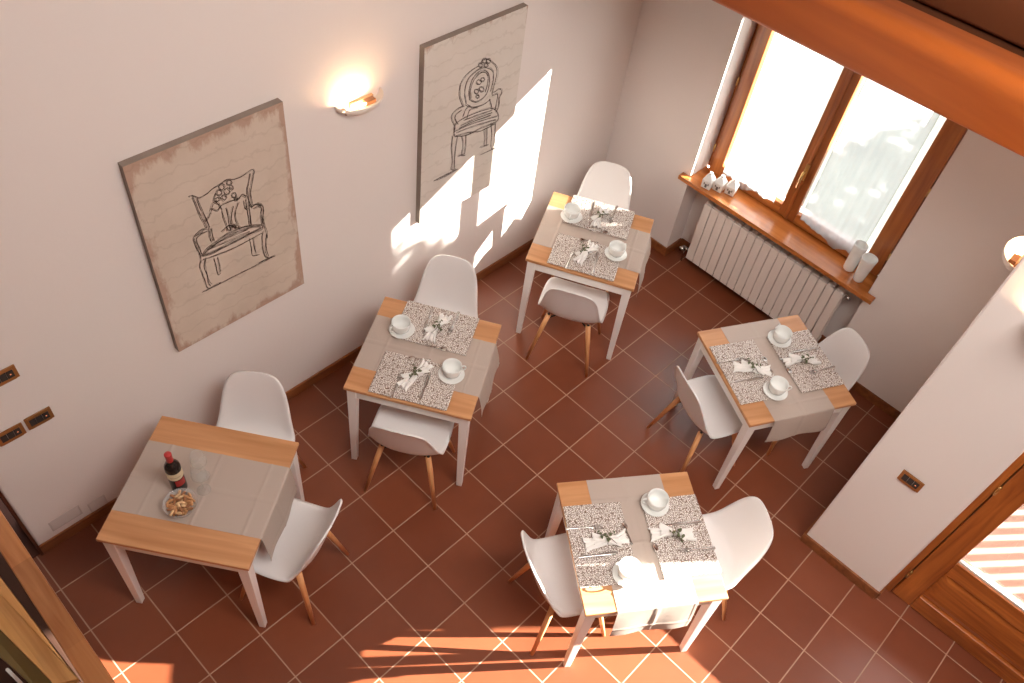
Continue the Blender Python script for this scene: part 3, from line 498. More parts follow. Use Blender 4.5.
def picture(name, x0, x1, z0, z1, strokes, label, part, wear, wd, cc):
    cx, cz = (x0 + x1) / 2, (z0 + z1) / 2
    t = thing('canvas_picture', label, 'picture', (cx, 0, cz))
    bm = bmesh.new(); box(bm, x0 - cx, x1 - cx, -0.04, -0.001, z0 - cz, z1 - cz)
    cv = finish('canvas', bm, [canvas_mat(name, wear, *cc), simple('canvas_side', (0.27, 0.215, 0.18), 0.9, var=0.25, bscale=12)], t)
    for p_ in cv.data.polygons: p_.material_index = 0 if p_.normal.y < -0.5 else 1
    bm = bmesh.new(); rn = random.Random(5)
    for st in strokes:
        for rep in range(6):
            off = (rn.uniform(-.006, .006), rn.uniform(-.006, .006)) if rep else (0, 0)
            P = [Vector((a - cx + off[0] + rn.uniform(-.003, .003), 0, b - cz + off[1] + rn.uniform(-.003, .003))) for a, b in st]
            # Catmull-Rom smoothing
            Q = []
            for i in range(len(P) - 1):
                p0, p1, p2, p3 = P[max(i - 1, 0)], P[i], P[i + 1], P[min(i + 2, len(P) - 1)]
                for k in range(4):
                    s = k / 4; Q.append(0.5 * ((2 * p1) + (p2 - p0) * s + (2 * p0 - 5 * p1 + 4 * p2 - p3) * s * s + (3 * p1 - p0 - 3 * p2 + p3) * s ** 3))
            Q.append(P[-1]); n = len(Q); pr = None
            for i, q in enumerate(Q):
                d = (Q[min(i + 1, n - 1)] - Q[max(i - 1, 0)]); d = d.normalized() if d.length > 1e-6 else Vector((1, 0, 0))
                nn = Vector((-d.z, 0, d.x)); w_ = wd * (0.35 + 0.65 * rn.random()) * (0.6 if rep else 1)
                a = bm.verts.new(q + nn * w_ + Vector((0, -0.0407, 0))); b = bm.verts.new(q - nn * w_ + Vector((0, -0.0407, 0)))
                if pr: bm.faces.new([pr[0], a, b, pr[1]])
                pr = (a, b)
    tag(finish('sketch', bm, INK, t), part)
picture('worn_canvas', -3.696, -2.898, 0.982, 2.197, DRAW1, 'worn beige canvas with a sketched carved armchair, left of the wall lamp', 'ink sketch of a carved armchair', 0.02, 0.0017, ((0.56, 0.46, 0.375), (0.66, 0.56, 0.47)))
picture('pale_canvas', -2.018, -1.232, 0.943, 2.171, DRAW2, 'pale canvas with a sketched oval-back armchair, right of the wall lamp', 'ink sketch of an oval-back armchair', -0.08, 0.0018, ((0.66, 0.60, 0.53), (0.74, 0.68, 0.62)))

# ---------------------------------------------------------------- wall lamps (they throw their light up the wall)
LAMPG = simple('lamp_glass_amber', (0.85, 0.62, 0.42), 0.35)
def sconce(loc, rz, label, power):
    # local frame: wall plane y = 0, lamp sticks out to -y
    t = thing('wall_lamp', label, 'wall lamp', loc, rz, 'uplight wall lamps')
    bm = bmesh.new()
    def fn(u, v, s=1.0):
        a = PI * u; r = math.sin(v * PI / 2)
        return (-math.cos(a) * 0.148 * s * r, -math.sin(a) * 0.105 * s * r - 0.002, -0.072 * s * math.cos(v * PI / 2) ** 0.9 if v < 1 else 0.0)
    grid(bm, 28, 10, fn)
    finish('lamp_bowl', bm, simple('lamp_plaster', (0.85, 0.78, 0.70), 0.6), t, smooth=True, mods=[('SOLIDIFY', {'thickness': 0.004, 'offset': -1})])
    bm = bmesh.new(); box(bm, -0.06, 0.09, -0.02, -0.001, -0.04, -0.01); finish('wall_plate', bm, simple('lamp_plate', (0.55, 0.33, 0.18), 0.5), t, bevel=0.003)
    bm = bmesh.new(); box(bm, 0.018, 0.08, -0.052, -0.02, -0.035, -0.014); box(bm, -0.118, -0.106, -0.055, -0.02, -0.035, -0.012)
    sk = tag(finish('lamp_socket', bm, simple('socket_brown', (0.28, 0.12, 0.05), 0.5), t))
    bm = bmesh.new(); tube(bm, [(-0.106, -0.045, -0.022), (0.016, -0.045, -0.022)], 0.005, 10)
    tag(finish('halogen_tube', bm, emit('halogen', (1.0, 0.78, 0.5), 30), sk, smooth=True), 'glowing tube')
    d = bpy.data.lights.new('halogen_light', 'AREA'); d.shape = 'RECTANGLE'; d.size = 0.14; d.size_y = 0.02; d.energy = power; d.color = (1.0, 0.62, 0.33)
    o = bpy.data.objects.new('halogen_light', d); C.objects.link(o); o.parent = t; o.location = (-0.06, -0.045, -0.012); o.rotation_euler = (PI, 0, 0)
sconce((-2.435, 0, 2.02), 0, 'glowing bowl wall lamp between the two canvas pictures', 0.9)
sconce((-0.93, -2.96, 2.22), PI, 'glowing wall lamp just past the wall corner at the right edge', 2.5)
sconce((-1.366, -3.28, 2.24), -PI / 2, 'wall lamp cut by the right edge, over the light switch', 2.5)

# ---------------------------------------------------------------- switches and vents
def plate(loc, rz, w_, label, group=None):
    t = thing('switch_plate', label, 'switch', loc, rz, group)
    bm = bmesh.new(); a, h = w_ / 2, 0.04
    for q in ((-a, -a + 0.016, -h, h), (a - 0.016, a, -h, h), (-a + 0.016, a - 0.016, h - 0.018, h), (-a + 0.016, a - 0.016, -h, -h + 0.018)):
        box(bm, q[0], q[1], -0.010, 0, q[2], q[3])
    finish('plate_frame', bm, simple('bronze_plate', (0.42, 0.20, 0.07), 0.3, 0.7), t, bevel=0.002)
    bm = bmesh.new(); n = 3; iw = (w_ - 0.032) / n
    for k in range(n): box(bm, -a + 0.016 + k * iw + 0.0008, -a + 0.016 + (k + 1) * iw - 0.0008, -0.012, 0, -h + 0.018, h - 0.018)
    rk = tag(finish('switch_rockers', bm, simple('black_plastic', (0.03, 0.028, 0.026), 0.35), t, bevel=0.001), 'black rocker switches')
    bm = bmesh.new(); box(bm, -a + 0.016 + iw * 2.4, -a + 0.016 + iw * 2.6, -0.0128, -0.011, -0.003, 0.003); tag(finish('marker_dot', bm, emit('switch_glow', (1, 0.35, 0.15), 0.5), rk))
plate((-4.554, 0, 1.005), 0, 0.125, 'bronze wall switch, left of the lower pair on the long wall', 'switch plates on the long wall')
plate((-4.415, 0, 1.010), 0, 0.125, 'bronze wall switch, right of the lower pair on the long wall', 'switch plates on the long wall')
plate((-4.462, 0, 1.372), 0, 0.125, 'bronze wall switch above the lower pair, cut by the left edge', 'switch plates on the long wall')
plate((-1.366, -3.205, 1.02), -PI / 2, 0.125, 'bronze wall switch on the pier beside the terrace door')
def vent(x, z, w_, label):
    t = thing('wall_vent', label, 'vent', (x, 0, z))
    bm = bmesh.new(); box(bm, -w_ / 2, w_ / 2, -0.004, 0, -0.045, 0.045); finish('vent_plate', bm, simple('vent_cover_paint', (0.60, 0.52, 0.49), 0.6), t, bevel=0.002)
    bm = bmesh.new()
    for k in range(9): box(bm, -w_ / 2 + 0.008, w_ / 2 - 0.008, -0.006, -0.003, -0.036 + k * 0.009, -0.032 + k * 0.009)
    finish('vent_slats', bm, simple('vent_slat_paint', (0.64, 0.56, 0.53), 0.6), t)
vent(-4.539, 0.168, 0.17, 'painted-over wall vent low down near the end of the long wall')
vent(-4.366, 0.125, 0.10, 'small painted-over wall vent beside the larger vent, nearer the wine table')

# ---------------------------------------------------------------- stair rail in the lower left corner
st = thing('staircase', 'wooden stair handrail and stringer cutting the lower left corner', 'staircase', (0, 0, 0))
def slab(name, quad, z1, th, mat, lab=None, z1b=None):
    bm = bmesh.new(); zz = [z1, z1b or z1, z1b or z1, z1]
    hexa(bm, [(x, y, z - th) for (x, y), z in zip(quad, zz)], [(x, y, z) for (x, y), z in zip(quad, zz)])
    o = finish(name, bm, mat, st, bevel=0.006)
    if lab: o['label'] = lab
    return o
slab('handrail', [(-4.757, 0.05), (-4.840, 0.05), (-4.9175, -2.1), (-4.826, -2.1)], 1.0, 0.045, RAILW, 'handrail glued from staves of light and dark wood')
slab('stringer', [(-4.925, -0.2), (-4.995, -0.2), (-4.897, -1.262), (-4.900, -1.240)], 1.0, 0.04, STAIRW)
bm = bmesh.new()
hexa(bm, [(-4.995, -0.2, 0.96), (-4.897, -1.262, 0.96), (-4.975, -1.195, 0.90), (-5.09, -0.3, 0.90)], [(-4.995, -0.2, 1.0), (-4.897, -1.262, 1.0), (-4.975, -1.195, 0.94), (-5.09, -0.3, 0.94)])
finish('stair_tread', bm, STAIRW, st, bevel=0.004)
bm = bmesh.new()
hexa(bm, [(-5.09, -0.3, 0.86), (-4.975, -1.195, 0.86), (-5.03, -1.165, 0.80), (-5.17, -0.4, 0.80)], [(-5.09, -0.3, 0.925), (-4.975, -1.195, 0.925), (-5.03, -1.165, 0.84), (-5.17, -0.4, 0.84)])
tag(finish('side_panel', bm, STAIRD, st, bevel=0.004), 'panel with a greenish reflection put into its colour')
for (x, y) in ((-4.80, -0.02), (-4.865, -1.9)):
    bm = bmesh.new(); tube(bm, [(x, y, 0.0), (x, y, 0.96)], 0.02, 12); finish('newel_post', bm, STAIRW, st, smooth=True)
for (x, y) in ((-5.0, -0.45), (-4.945, -1.0)):
    bm = bmesh.new(); box(bm, x - 0.02, x + 0.02, y - 0.03, y + 0.03, 0.20, 0.9); finish('stringer_support', bm, STAIRD, st)
bm = bmesh.new(); tube(bm, [(-5.085, -0.95, 0.20), (-5.085, -0.95, 0.83)], 0.007, 8); tag(finish('baluster', bm, WPAINT, st, smooth=True), 'thin white baluster')

bm = bmesh.new(); box(bm, -5.5, -4.83, -2.6, -0.02, 0.16, 0.20); tag(finish('dark_cover_board', bm, simple('added_dark_cover', (0.05, 0.016, 0.006), 0.9), st, bevel=0.004), 'dark board added over the lit floor beside the stair')  # added board hides the lit floor, the darkness is in its colour
for (x, y) in ((-5.4, -0.2), (-4.93, -0.2), (-4.93, -2.45), (-5.4, -2.45)):
    bm = bmesh.new(); box(bm, x - 0.03, x + 0.03, y - 0.03, y + 0.03, 0.0, 0.16); finish('stringer_support', bm, STAIRD, st)
bm = bmesh.new(); box(bm, -5.5, -4.726, 0.0, 1.6, 0.0, 0.012)
tag(finish('shade_sheet', bm, simple('shaded_floor_cover', (0.07, 0.018, 0.007), 0.8)), kind='structure')  # dark sheet over the floor past the wall end, shade put into colour
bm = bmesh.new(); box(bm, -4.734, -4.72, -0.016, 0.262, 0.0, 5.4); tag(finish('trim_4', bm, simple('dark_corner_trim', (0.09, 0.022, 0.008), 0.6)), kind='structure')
# ---------------------------------------------------------------- tables
TAB = [(-4.012, -0.681, -0.954), (-2.588, -0.750, -1.016), (-1.046, -0.708, -1.077), (-1.011, -2.210, -0.493), (-2.566, -2.378, -0.632)]
TZ = 0.75
def make_table():
    t = thing('dining_table', None, 'table')
    bm = bmesh.new(); box(bm, -0.37, 0.37, -0.37, 0.37, TZ - 0.022, TZ); finish('table_top', bm, PINE, t, bevel=0.003)
    bm = bmesh.new(); a = 0.352
    for q in ((-a, a, -a, -a + 0.018), (-a, a, a - 0.018, a), (-a, -a + 0.018, -a + 0.018, a - 0.018), (a - 0.018, a, -a + 0.018, a - 0.018)): box(bm, *q, TZ - 0.095, TZ - 0.022)
    finish('apron', bm, WPAINT, t, bevel=0.001)
    for sx, sy in ((-1, -1), (1, -1), (1, 1), (-1, 1)):
        def q(w_, z, o=0.357): return [(sx * (o - u * w_), sy * (o - v * w_), z) for u, v in ((0, 0), (1, 0), (1, 1), (0, 1))]
        bm = bmesh.new(); lv = [q(0.034, 0), q(0.055, TZ - 0.10), q(0.055, TZ - 0.022)]
        rings = [[bm.verts.new(p) for p in l] for l in lv]
        bm.faces.new(rings[0]); bm.faces.new(rings[-1])
        for r0, r1 in zip(rings, rings[1:]):
            for i in range(4): bm.faces.new([r0[i], r0[(i + 1) % 4], r1[(i + 1) % 4], r1[i]])
        finish('leg', bm, WPAINT, t, bevel=0.003)
    return t
TL = ['pine-topped white table holding the wine bottle', 'pine-topped white table set for two below the wall lamp',
      'pine-topped white table set for two in the far wall corner', 'pine-topped white table set for two in front of the radiator',
      'pine-topped white table set for two standing partly in the floor sunlight']
tb = make_table(); bpy.context.view_layer.update()
for i, (x, y, a) in enumerate(TAB):
    if i == 0: tb.location = (x, y, 0); tb.rotation_euler = (0, 0, a); tb['label'] = TL[0]; tb['group'] = 'pine and white dining tables'
    else: copy_thing(tb, (x, y, 0), a, TL[i])
def W(i, lx, ly, z=0.0):
    x, y, a = TAB[i]; return (x + lx * math.cos(a) - ly * math.sin(a), y + lx * math.sin(a) + ly * math.cos(a), z)

# ---------------------------------------------------------------- table runners
def runner(i, rz, drop, seed, label, flare=0.0, start=-0.368):
    hw = 0.208; L = 0.74 + drop; rn = random.Random(seed); x, y, a = TAB[i]
    creases = [0.13 + 0.26 * k for k in range(5)]
    def fn(u, v):
        s = u * L; t_ = (v - 0.5) * 2 * hw; R = 0.004
        flat = 0.738
        h = 0.0
        for c in creases: h += 0.0034 * math.exp(-((s - c) / 0.007) ** 2)
        h += 0.003 * math.exp(-(t_ / 0.007) ** 2)
        h += 0.0015 * (noise.noise(Vector((s * 5 + seed, t_ * 6, seed))) + 0.4)
        h = max(h, 0) + 0.0012
        if s < flat: return (start + s, t_, TZ + h)
        d = s - flat; q = R * PI / 2
        if d < q:
            an = d / R; rr = R + h; return (start + flat + rr * math.sin(an), t_, TZ - R + rr * math.cos(an))
        dz = d - q; fl = flare * math.sin(min(1, dz / max(drop, .01)) * PI * 0.55) + 0.006 * math.sin(t_ * 22 + seed) * dz / drop
        return (start + flat + R + h + fl, t_ * (1 + 0.02 * dz), TZ - R - dz)
    t = thing('table_runner', label, 'table runner', (x, y, 0), a + rz, 'linen table runners')
    bm = bmesh.new(); grid(bm, 150, 36, fn); rc = finish('runner_cloth', bm, RUN, t, smooth=True)
    bm = bmesh.new()
    for v0 in (0.0, 0.965): grid(bm, 150, 2, lambda u, v: tuple(Vector(fn(u, v0 + v * 0.035)) + (Vector((0, 0, 0.0009)) if u * L < 0.73 else Vector((0.0009, 0, 0)))))
    finish('stitched_hem', bm, RUN, rc, smooth=True)
runner(0, 0, 0.23, 1, 'grey-beige runner under the wine bottle, hanging over the table edge', 0.02)
runner(1, 0, 0.20, 2, 'grey-beige runner on the table below the wall lamp', 0.03)
runner(2, 0, 0.22, 3, 'pale runner on the table in the far wall corner', 0.03)
runner(3, -PI / 2, 0.20, 4, 'pale runner on the table in front of the radiator', 0.015)
runner(4, -PI / 2, 0.24, 5, 'grey-beige runner hanging off the table that stands in the floor sunlight', 0.02)

# ---------------------------------------------------------------- chairs
def make_chair():
    t = thing('shell_chair', None, 'chair')
    prof = [(-0.222, 0.405, 0.150, 0.0), (-0.215, 0.428, 0.186, 0.004), (-0.185, 0.446, 0.210, 0.008), (-0.12, 0.452, 0.226, 0.014), (-0.03, 0.440, 0.232, 0.020), (0.06, 0.432, 0.231, 0.030),
            (0.122, 0.438, 0.226, 0.042), (0.163, 0.468, 0.217, 0.052), (0.190, 0.520, 0.206, 0.050), (0.208, 0.580, 0.196, 0.042), (0.224, 0.640, 0.187, 0.034),
            (0.239, 0.700, 0.175, 0.026), (0.252, 0.750, 0.159, 0.020), (0.262, 0.785, 0.140, 0.014), (0.270, 0.808, 0.115, 0.008), (0.275, 0.821, 0.080, 0.004), (0.278, 0.827, 0.030, 0.0)]
    n = len(prof) - 1
    def pr(v):
        f = v * n; i = min(int(f), n - 1); s = f - i
        P = [prof[max(i - 1, 0)], prof[i], prof[i + 1], prof[min(i + 2, n)]]
        return [0.5 * (2 * b + (c - a) * s + (2 * a - 5 * b + 4 * c - d) * s * s + (3 * b - a - 3 * c + d) * s ** 3) for a, b, c, d in zip(*P)]
    def fn(u, v):
        s = (u - 0.5) * 2; y, z, w_, rz_ = pr(v); y2, z2 = pr(min(1, v + 0.01))[:2]; y1, z1 = pr(max(0, v - 0.01))[:2]
        tx = Vector((y2 - y1, z2 - z1)).normalized(); nn = Vector((-tx.y, tx.x))
        k = rz_ * abs(s) ** 2.6
        lip = -0.010 * max(0, (abs(s) - 0.9) / 0.1) ** 2
        return (s * w_, y + nn.x * (k + lip), z + nn.y * (k + lip))
    bm = bmesh.new(); grid(bm, 28, 44, fn)
    finish('seat_shell', bm, SHELL, t, smooth=True, mods=[('SOLIDIFY', {'thickness': 0.009, 'offset': -1})])
    bm = bmesh.new()
    for sx in (-1, 1):
        tube(bm, [(sx * 0.135, -0.125, 0.37), (0, 0.0, 0.385), (-sx * 0.135, 0.115, 0.37)], 0.006, 8)
        tube(bm, [(sx * 0.14, -0.13, 0.41), (sx * 0.14, -0.13, 0.36)], 0.009, 8); tube(bm, [(sx * 0.14, 0.12, 0.41), (sx * 0.14, 0.12, 0.36)], 0.009, 8)
    tube(bm, [(0, 0, 0.375), (0, 0, 0.425)], 0.03, 12)
    tag(finish('seat_frame', bm, BLK, t, smooth=True), 'black metal bracket')
    for sx in (-1, 1):
        for sy in (-1, 1):
            bm = bmesh.new(); d = Vector((sx * 0.085, sy * 0.09, -0.40))
            p0 = Vector((sx * 0.14, sy * 0.125, 0.405)); tube(bm, [p0, p0 + d * 0.3, Vector((sx * 0.221, sy * 0.215, 0.0))], [0.0175, 0.0165, 0.011], 12)
            for v in bm.verts:
                if v.co.z < 0.02: v.co.z = 0.0
            tag(finish('leg', bm, BEECH, t, smooth=True))
    return t
CH = [(0, 0.418, -0.034, -PI / 2 - 0.14, 'white shell chair at the hanging runner end of the wine table'),
      (0, 0.045, 0.430, 0.10, 'white shell chair between the wine table and the long wall'),
      (1, 0.022, -0.337, PI, 'white shell chair on the room side of the table below the wall lamp'),
      (1, -0.045, 0.490, 0.0, 'white shell chair on the wall side of the table below the wall lamp'),
      (2, 0.005, -0.349, PI, 'white shell chair on the room side of the far corner table'),
      (2, -0.030, 0.490, 0.0, 'white shell chair on the wall side of the far corner table'),
      (3, -0.372, -0.006, PI / 2 + 0.06, 'white shell chair left of the table in front of the radiator'),
      (3, 0.345, 0.030, -PI / 2, 'white shell chair right of the table in front of the radiator'),
      (4, -0.337, -0.015, PI / 2 + 0.13, 'white shell chair left of the table in the floor sunlight'),
      (4, 0.420, 0.020, -PI / 2, 'white shell chair right of the table in the floor sunlight')]
ch = make_chair(); ch['group'] = 'white shell chairs at the tables'; bpy.context.view_layer.update()
for i, (k, lx, ly, r, lab) in enumerate(CH):
    p = W(k, lx, ly); rz = TAB[k][2] + r
    if i == 0: ch.location = p; ch.rotation_euler = (0, 0, rz); ch['label'] = lab
    else: copy_thing(ch, p, rz, lab)

# ---------------------------------------------------------------- place settings
ZT = TZ + 0.0080       # top of the runner with its creases
def proto_mat():
    bm = bmesh.new()
    def fn(u, v):
        x = (u - 0.5) * 0.455; y = (v - 0.5) * 0.31
        return (x, y, 0.0006 * noise.noise(Vector((x * 60, y * 60, 0))))
    grid(bm, 60, 40, fn)
    return finish('placemat', bm, MAT, smooth=True, mods=[('SOLIDIFY', {'thickness': 0.003, 'offset': 1})])
def proto_saucer():
    bm = bmesh.new(); lathe(bm, [(0, 0.0035), (0.040, 0.0035), (0.042, 0.0), (0.046, 0.0), (0.060, 0.007), (0.0745, 0.014), (0.0765, 0.0165), (0.074, 0.0168), (0.058, 0.0105), (0.044, 0.0065), (0.030, 0.006), (0, 0.006)], 48)
    return finish('saucer', bm, CER, smooth=True)
def proto_cup():
    t = thing('coffee_cup', None, 'cup')
    bm = bmesh.new(); lathe(bm, [(0, 0.004), (0.024, 0.004), (0.026, 0.0), (0.029, 0.0), (0.033, 0.006), (0.048, 0.020), (0.054, 0.042), (0.0555, 0.062), (0.0570, 0.079), (0.0550, 0.0802), (0.0515, 0.062), (0.050, 0.042), (0.044, 0.024), (0.030, 0.012), (0, 0.010)], 40)
    finish('cup_body', bm, CER, t, smooth=True)
    bm = bmesh.new(); tube(bm, [(0.0530, 0, 0.066), (0.070, 0, 0.071), (0.082, 0, 0.059), (0.078, 0, 0.039), (0.062, 0, 0.026), (0.047, 0, 0.024)], [0.004, 0.0045, 0.005, 0.0045, 0.004, 0.004], 8)
    finish('handle', bm, CER, t, smooth=True, mods=[('SUBSURF', {'levels': 1, 'render_levels': 2})])
    return t
def flatware(name, kind):
    bm = bmesh.new()
    def strip(pts):          # (y, halfwidth, z)
        pr = None
        for y, w_, z in pts:
            a = [bm.verts.new((-w_, y, z)), bm.verts.new((0, y, z + 0.0012)), bm.verts.new((w_, y, z))]
            if pr:
                bm.faces.new([pr[0], pr[1], a[1], a[0]]); bm.faces.new([pr[1], pr[2], a[2], a[1]])
            pr = a
    if kind == 'knife':
        strip([(-0.105, 0.003, 0), (-0.10, 0.007, 0), (-0.06, 0.007, 0), (0.0, 0.005, 0), (0.01, 0.0085, 0), (0.06, 0.010, 0), (0.095, 0.008, 0), (0.108, 0.002, 0)])
    elif kind == 'fork':
        strip([(-0.10, 0.004, 0), (-0.095, 0.0085, 0), (-0.06, 0.006, 0), (0.0, 0.0035, 0.002), (0.03, 0.0035, 0.003), (0.045, 0.011, 0.001), (0.056, 0.0125, 0)])
        for k in range(4):
            x = -0.0105 + k * 0.007
            vs = [bm.verts.new(p) for p in ((x - 0.002, 0.055, 0), (x + 0.002, 0.055, 0), (x + 0.0015, 0.085, 0.002), (x + 0.0005, 0.097, 0.004), (x - 0.0005, 0.097, 0.004), (x - 0.0015, 0.085, 0.002))]
            bm.faces.new(vs)
    else:
        strip([(-0.068, 0.003, 0), (-0.064, 0.0065, 0), (-0.04, 0.004, 0), (0.0, 0.0025, 0.003), (0.022, 0.003, 0.004)])
        def fn(u, v):
            a = u * 2 * PI; return (0.0145 * v * math.cos(a), 0.042 + 0.021 * v * math.sin(a), 0.004 * v * v)
        grid(bm, 20, 4, fn)
    return finish(name, bm, STEEL, smooth=True, mods=[('SOLIDIFY', {'thickness': 0.0016, 'offset': 1})])
def proto_napkin(seed):
    t = thing('tied_napkin', None, 'napkin')
    bm = bmesh.new()
    def fn(u, v):
        s = (u - 0.5) * 2; q = (v - 0.5) * 2; w_ = 0.015 + 0.027 * abs(s) ** 1.1; k = abs(s)
        x = q * w_ + 0.006 * math.sin(s * 3 + seed); y = s * 0.112 + 0.012 * q * q * (1 if s > 0 else -1) * k
        z = 0.012 + 0.010 * (1 - k) * (1 - q * q) + 0.007 * math.cos(3 * PI * q + seed) * (0.4 + k) + 0.004 * math.sin(9 * s + 2 * q)
        return (x, y, max(z, 0.002))
    grid(bm, 30, 20, fn); fc = finish('folded_cloth', bm, NAP, t, smooth=True, mods=[('SOLIDIFY', {'thickness': 0.002, 'offset': 1})])
    bm = bmesh.new()
    def f2(u, v):
        s = (u - 0.5) * 2; q = (v - 0.5) * 2; w_ = 0.012 + 0.026 * abs(s) ** 1.1
        return (q * w_ + 0.02 * s, s * 0.065 + 0.004 * math.sin(q * 5), 0.026 + 0.008 * (1 - abs(s)) + 0.004 * math.cos(2 * PI * q + seed) * abs(s))
    grid(bm, 20, 12, f2); finish('upper_fold', bm, NAP, t, smooth=True, mods=[('SOLIDIFY', {'thickness': 0.002, 'offset': 1})])
    bm = bmesh.new(); pts = [(0.019 * math.cos(a), 0.0, 0.019 + 0.018 * math.sin(a)) for a in [k * PI / 8 for k in range(17)]]
    tube(bm, pts, 0.0022, 6, cap=False); tag(finish('napkin_tie', bm, TWIG, fc, smooth=True), 'dark twine tie')
    return t
def proto_sprig(seed):
    rn = random.Random(seed); t = thing('leafy_sprig', None, 'sprig')
    pts = [Vector((-0.055, -0.03, 0.0)), Vector((-0.02, -0.008, 0.006)), Vector((0.02, 0.012, 0.007)), Vector((0.06, 0.02, 0.003))]
    bm = bmesh.new(); tube(bm, pts, [0.0022, 0.002, 0.0017, 0.001], 6); tube(bm, [pts[1], Vector((0.0, 0.03, 0.008)), Vector((0.02, 0.048, 0.004))], 0.0014, 6)
    finish('stem', bm, TWIG, t, smooth=True)
    for k in range(11):
        bm = bmesh.new(); f = k / 10; b = Vector((-0.045 + 0.105 * f, -0.025 + 0.045 * f, 0.006)) if k < 8 else Vector((0.0 + 0.008 * (k - 8), 0.028 + 0.008 * (k - 8), 0.008))
        a = rn.uniform(0, 2 * PI); l = rn.uniform(0.018, 0.030); w_ = l * 0.27; up = rn.uniform(0.004, 0.012)
        dx, dy = math.cos(a), math.sin(a)
        def fn(u, v): 
            s = math.sin(PI * u) ** 0.8 * w_ * (v - 0.5) * 2; return (b.x + dx * l * u - dy * s, b.y + dy * l * u + dx * s, b.z + up * math.sin(PI * u * 0.8) + 0.002 * abs(v - 0.5))
        grid(bm, 6, 2, fn); finish('leaf', bm, LEAF, t, smooth=True)
    return t
protos = {}
SET = [(1, 0, -0.205, 0, 'room side of the table below the wall lamp'), (1, 0, 0.215, PI, 'wall side of the table below the wall lamp'),
       (2, 0, -0.205, 0, 'room side of the far corner table'), (2, 0, 0.225, PI, 'wall side of the far corner table'),
       (3, -0.205, 0, -PI / 2, 'left side of the table by the radiator'), (3, 0.21, 0, PI / 2, 'right side of the table by the radiator'),
       (4, -0.215, -0.01, -PI / 2, 'left side of the table in the floor sunlight'), (4, 0.215, -0.01, PI / 2, 'right side of the table in the floor sunlight')]
P0 = dict(mat=proto_mat(), saucer=proto_saucer(), cup=proto_cup(), knife=flatware('table_knife', 'knife'), fork=flatware('table_fork', 'fork'), spoon=flatware('teaspoon', 'spoon'), napkin=proto_napkin(1), sprig=proto_sprig(4))
bpy.context.view_layer.update()
INFO = dict(mat=('placemat', 'speckled woven placemat on the ', 'woven placemats', 'placemat'), saucer=('s', 'white saucer under the cup on the ', 'white saucers', 'saucer'), cup=('c', 'white coffee cup on the ', 'white coffee cups', 'cup'),
            knife=('k', 'steel table knife on the placemat, ', 'table knives', 'knife'), fork=('f', 'steel fork on the placemat, ', 'table forks', 'fork'), spoon=('t', 'steel teaspoon lying above the placemat, ', 'teaspoons', 'spoon'),
            napkin=('n', 'white cloth napkin tied like a bow, ', 'tied napkins', 'napkin'), sprig=('p', 'sprig of small leaves on the napkin, ', 'leafy sprigs', 'sprig'))
rs = random.Random(11)
for i, (k, lx, ly, r, where) in enumerate(SET):
    a = TAB[k][2] + r; c, s = math.cos(r), math.sin(r)
    mz = ZT + 0.0042
    J = lambda m: rs.uniform(-m, m)
    lay = dict(mat=(0, 0, ZT, J(0.02)), saucer=(0.185, 0.092, mz, 0), cup=(0.185 + J(.004), 0.092 + J(.004), mz + 0.006, 0.5 + J(1.2)), fork=(-0.092 + J(.006), -0.065, mz, J(0.06)),
               knife=(0.068 + J(.006), -0.03, mz, J(0.06)), spoon=(-0.03 + J(.02), 0.152, mz, PI / 2 + 0.1 + J(0.15)), napkin=(0.0 + J(.01), 0.03 + J(.02), mz, -0.15 + J(0.3)), sprig=(-0.012 + J(.01), 0.025, mz + 0.036, 0.4 + J(0.8)))
    for key, (x, y, z, q) in lay.items():
        p = W(k, lx + x * c - y * s, ly + x * s + y * c, z); o = P0[key]
        lab = INFO[key][1] + where
        if i == 0: o.location = p; o.rotation_euler = (0, 0, a + q); tag(o, lab, INFO[key][3], INFO[key][2])
        else: copy_thing(o, p, a + q, lab)

# ---------------------------------------------------------------- wine, glasses, snack bowl
wb = thing('wine_bottle', 'dark red-wine bottle with a red capsule on the runner', 'bottle', W(0, -0.106, -0.022, ZT), TAB[0][2] - 0.6)
bm = bmesh.new(); lathe(bm, [(0, 0.006), (0.028, 0.0), (0.034, 0.0), (0.0375, 0.004), (0.038, 0.01), (0.038, 0.185), (0.036, 0.205), (0.028, 0.222), (0.018, 0.236), (0.0150, 0.25), (0.0145, 0.295), (0, 0.295)], 40)
finish('bottle_glass', bm, simple('wine_glass_dark', (0.012, 0.008, 0.008), 0.06), wb, smooth=True)
bm = bmesh.new(); lathe(bm, [(0.0152, 0.236), (0.0162, 0.24), (0.0158, 0.285), (0.0172, 0.288), (0.0172, 0.299), (0.0155, 0.302), (0, 0.302)], 32)
tag(finish('capsule', bm, simple('red_capsule', (0.48, 0.03, 0.03), 0.35), wb, smooth=True), 'red foil capsule')
def wrap(name, z0, z1, a0, a1, mat, lab, r=0.0384, par=None):
    bm = bmesh.new(); grid(bm, 24, 2, lambda u, v: (r * math.cos(a0 + (a1 - a0) * u), r * math.sin(a0 + (a1 - a0) * u), z0 + (z1 - z0) * v))
    return tag(finish(name, bm, mat, par or wb, smooth=True), lab)
cll = wrap('cream_label', 0.118, 0.172, -2.3, 2.0, simple('cream_label', (0.72, 0.62, 0.42), 0.7), 'cream paper label band')
wrap('red_label', 0.062, 0.112, -0.65, 0.75, simple('red_label', (0.40, 0.035, 0.03), 0.6), 'small red label')
wrap('label_text', 0.139, 0.142, -1.1, 0.3, simple('label_ink', (0.25, 0.16, 0.10), 0.8), 'dark line printed on the label', 0.0387, cll)
GL = thin_glass('clear_glass', 0.15)
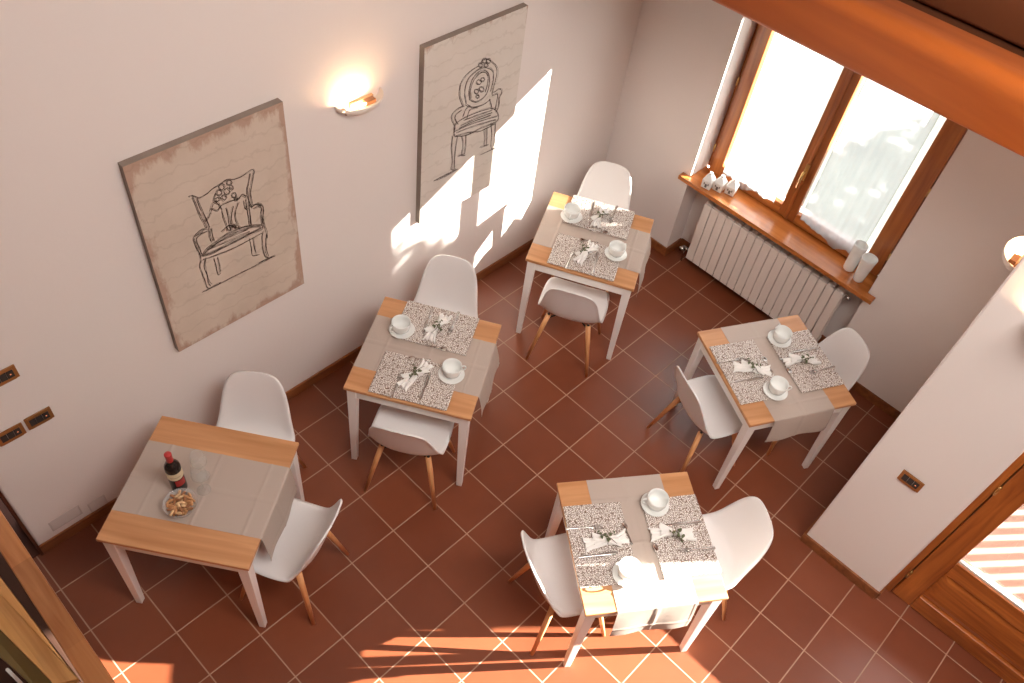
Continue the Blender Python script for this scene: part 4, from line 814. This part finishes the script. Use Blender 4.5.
def wineglass(lx, ly, label):
    t = thing('wine_glass', label, 'wine glass', W(0, lx, ly, ZT), 0, 'clear wine glasses')
    bm = bmesh.new(); lathe(bm, [(0, 0.0), (0.034, 0.0), (0.035, 0.0012), (0.012, 0.004), (0.0045, 0.009), (0.004, 0.05), (0.004, 0.085), (0.010, 0.092), (0.028, 0.105), (0.038, 0.128), (0.039, 0.15), (0.034, 0.185), (0.031, 0.20), (0.0300, 0.20), (0.0330, 0.185), (0.0378, 0.15), (0.0365, 0.128), (0.027, 0.107), (0.006, 0.096), (0, 0.095)], 36)
    finish('glass_body', bm, GL, t, smooth=True)
wineglass(0.012, -0.012, 'clear wine glass standing farther from the bottle')
wineglass(-0.020, 0.062, 'clear wine glass standing closer to the wall behind the other')
bw = thing('snack_bowl', 'clear glass bowl filled with small nuts', 'bowl', W(0, -0.045, -0.135, ZT), 0)
bm = bmesh.new(); lathe(bm, [(0, 0.0), (0.045, 0.0), (0.050, 0.004), (0.068, 0.03), (0.080, 0.060), (0.0815, 0.062), (0.0790, 0.062), (0.066, 0.033), (0.047, 0.008), (0, 0.006)], 44)
finish('glass_bowl', bm, thin_glass('bowl_glass', 0.28), bw, smooth=True)
NUTM = [simple('nut_tan', (0.55, 0.28, 0.12), 0.6), simple('nut_pale', (0.70, 0.46, 0.25), 0.6), simple('nut_brown', (0.32, 0.13, 0.05), 0.6)]
nm = []
for m in NUTM:
    bm = bmesh.new()
    prof = []
    n = 8
    for k in range(n + 1):
        a = PI * k / n; prof.append((0.0082 * math.sin(a) * (1 + 0.15 * math.cos(2 * a)), -0.0165 * math.cos(a)))
    lathe(bm, prof, 10); bmesh.ops.recalc_face_normals(bm, faces=bm.faces)
    me = bpy.data.meshes.new('cashew_nut'); bm.to_mesh(me); bm.free(); me.materials.append(m)
    for p_ in me.polygons: p_.use_smooth = True
    nm.append(me)
bx, by, bz = W(0, -0.045, -0.135, ZT)
cnt = 0; rn = random.Random(2)
for lay, (zz, rad_, num) in enumerate(((0.017, 0.036, 10), (0.031, 0.048, 15), (0.045, 0.057, 22), (0.057, 0.062, 30))):
    for k in range(num):
        rr = rad_ * math.sqrt((k + 0.5) / num); a = k * 2.39996 + lay
        o = bpy.data.objects.new('roasted_nut', rn.choice(nm)); C.objects.link(o)
        o.location = (bx + rr * math.cos(a), by + rr * math.sin(a), bz + zz + (0.008 * (1 - rr / rad_) if lay == 3 else 0)); o.rotation_euler = (PI / 2 + rn.uniform(-0.35, 0.35), 0, rn.uniform(0, 6.28))
        tag(o, 'small roasted nut in the pile in the glass bowl', 'nut', 'nuts filling the glass bowl')
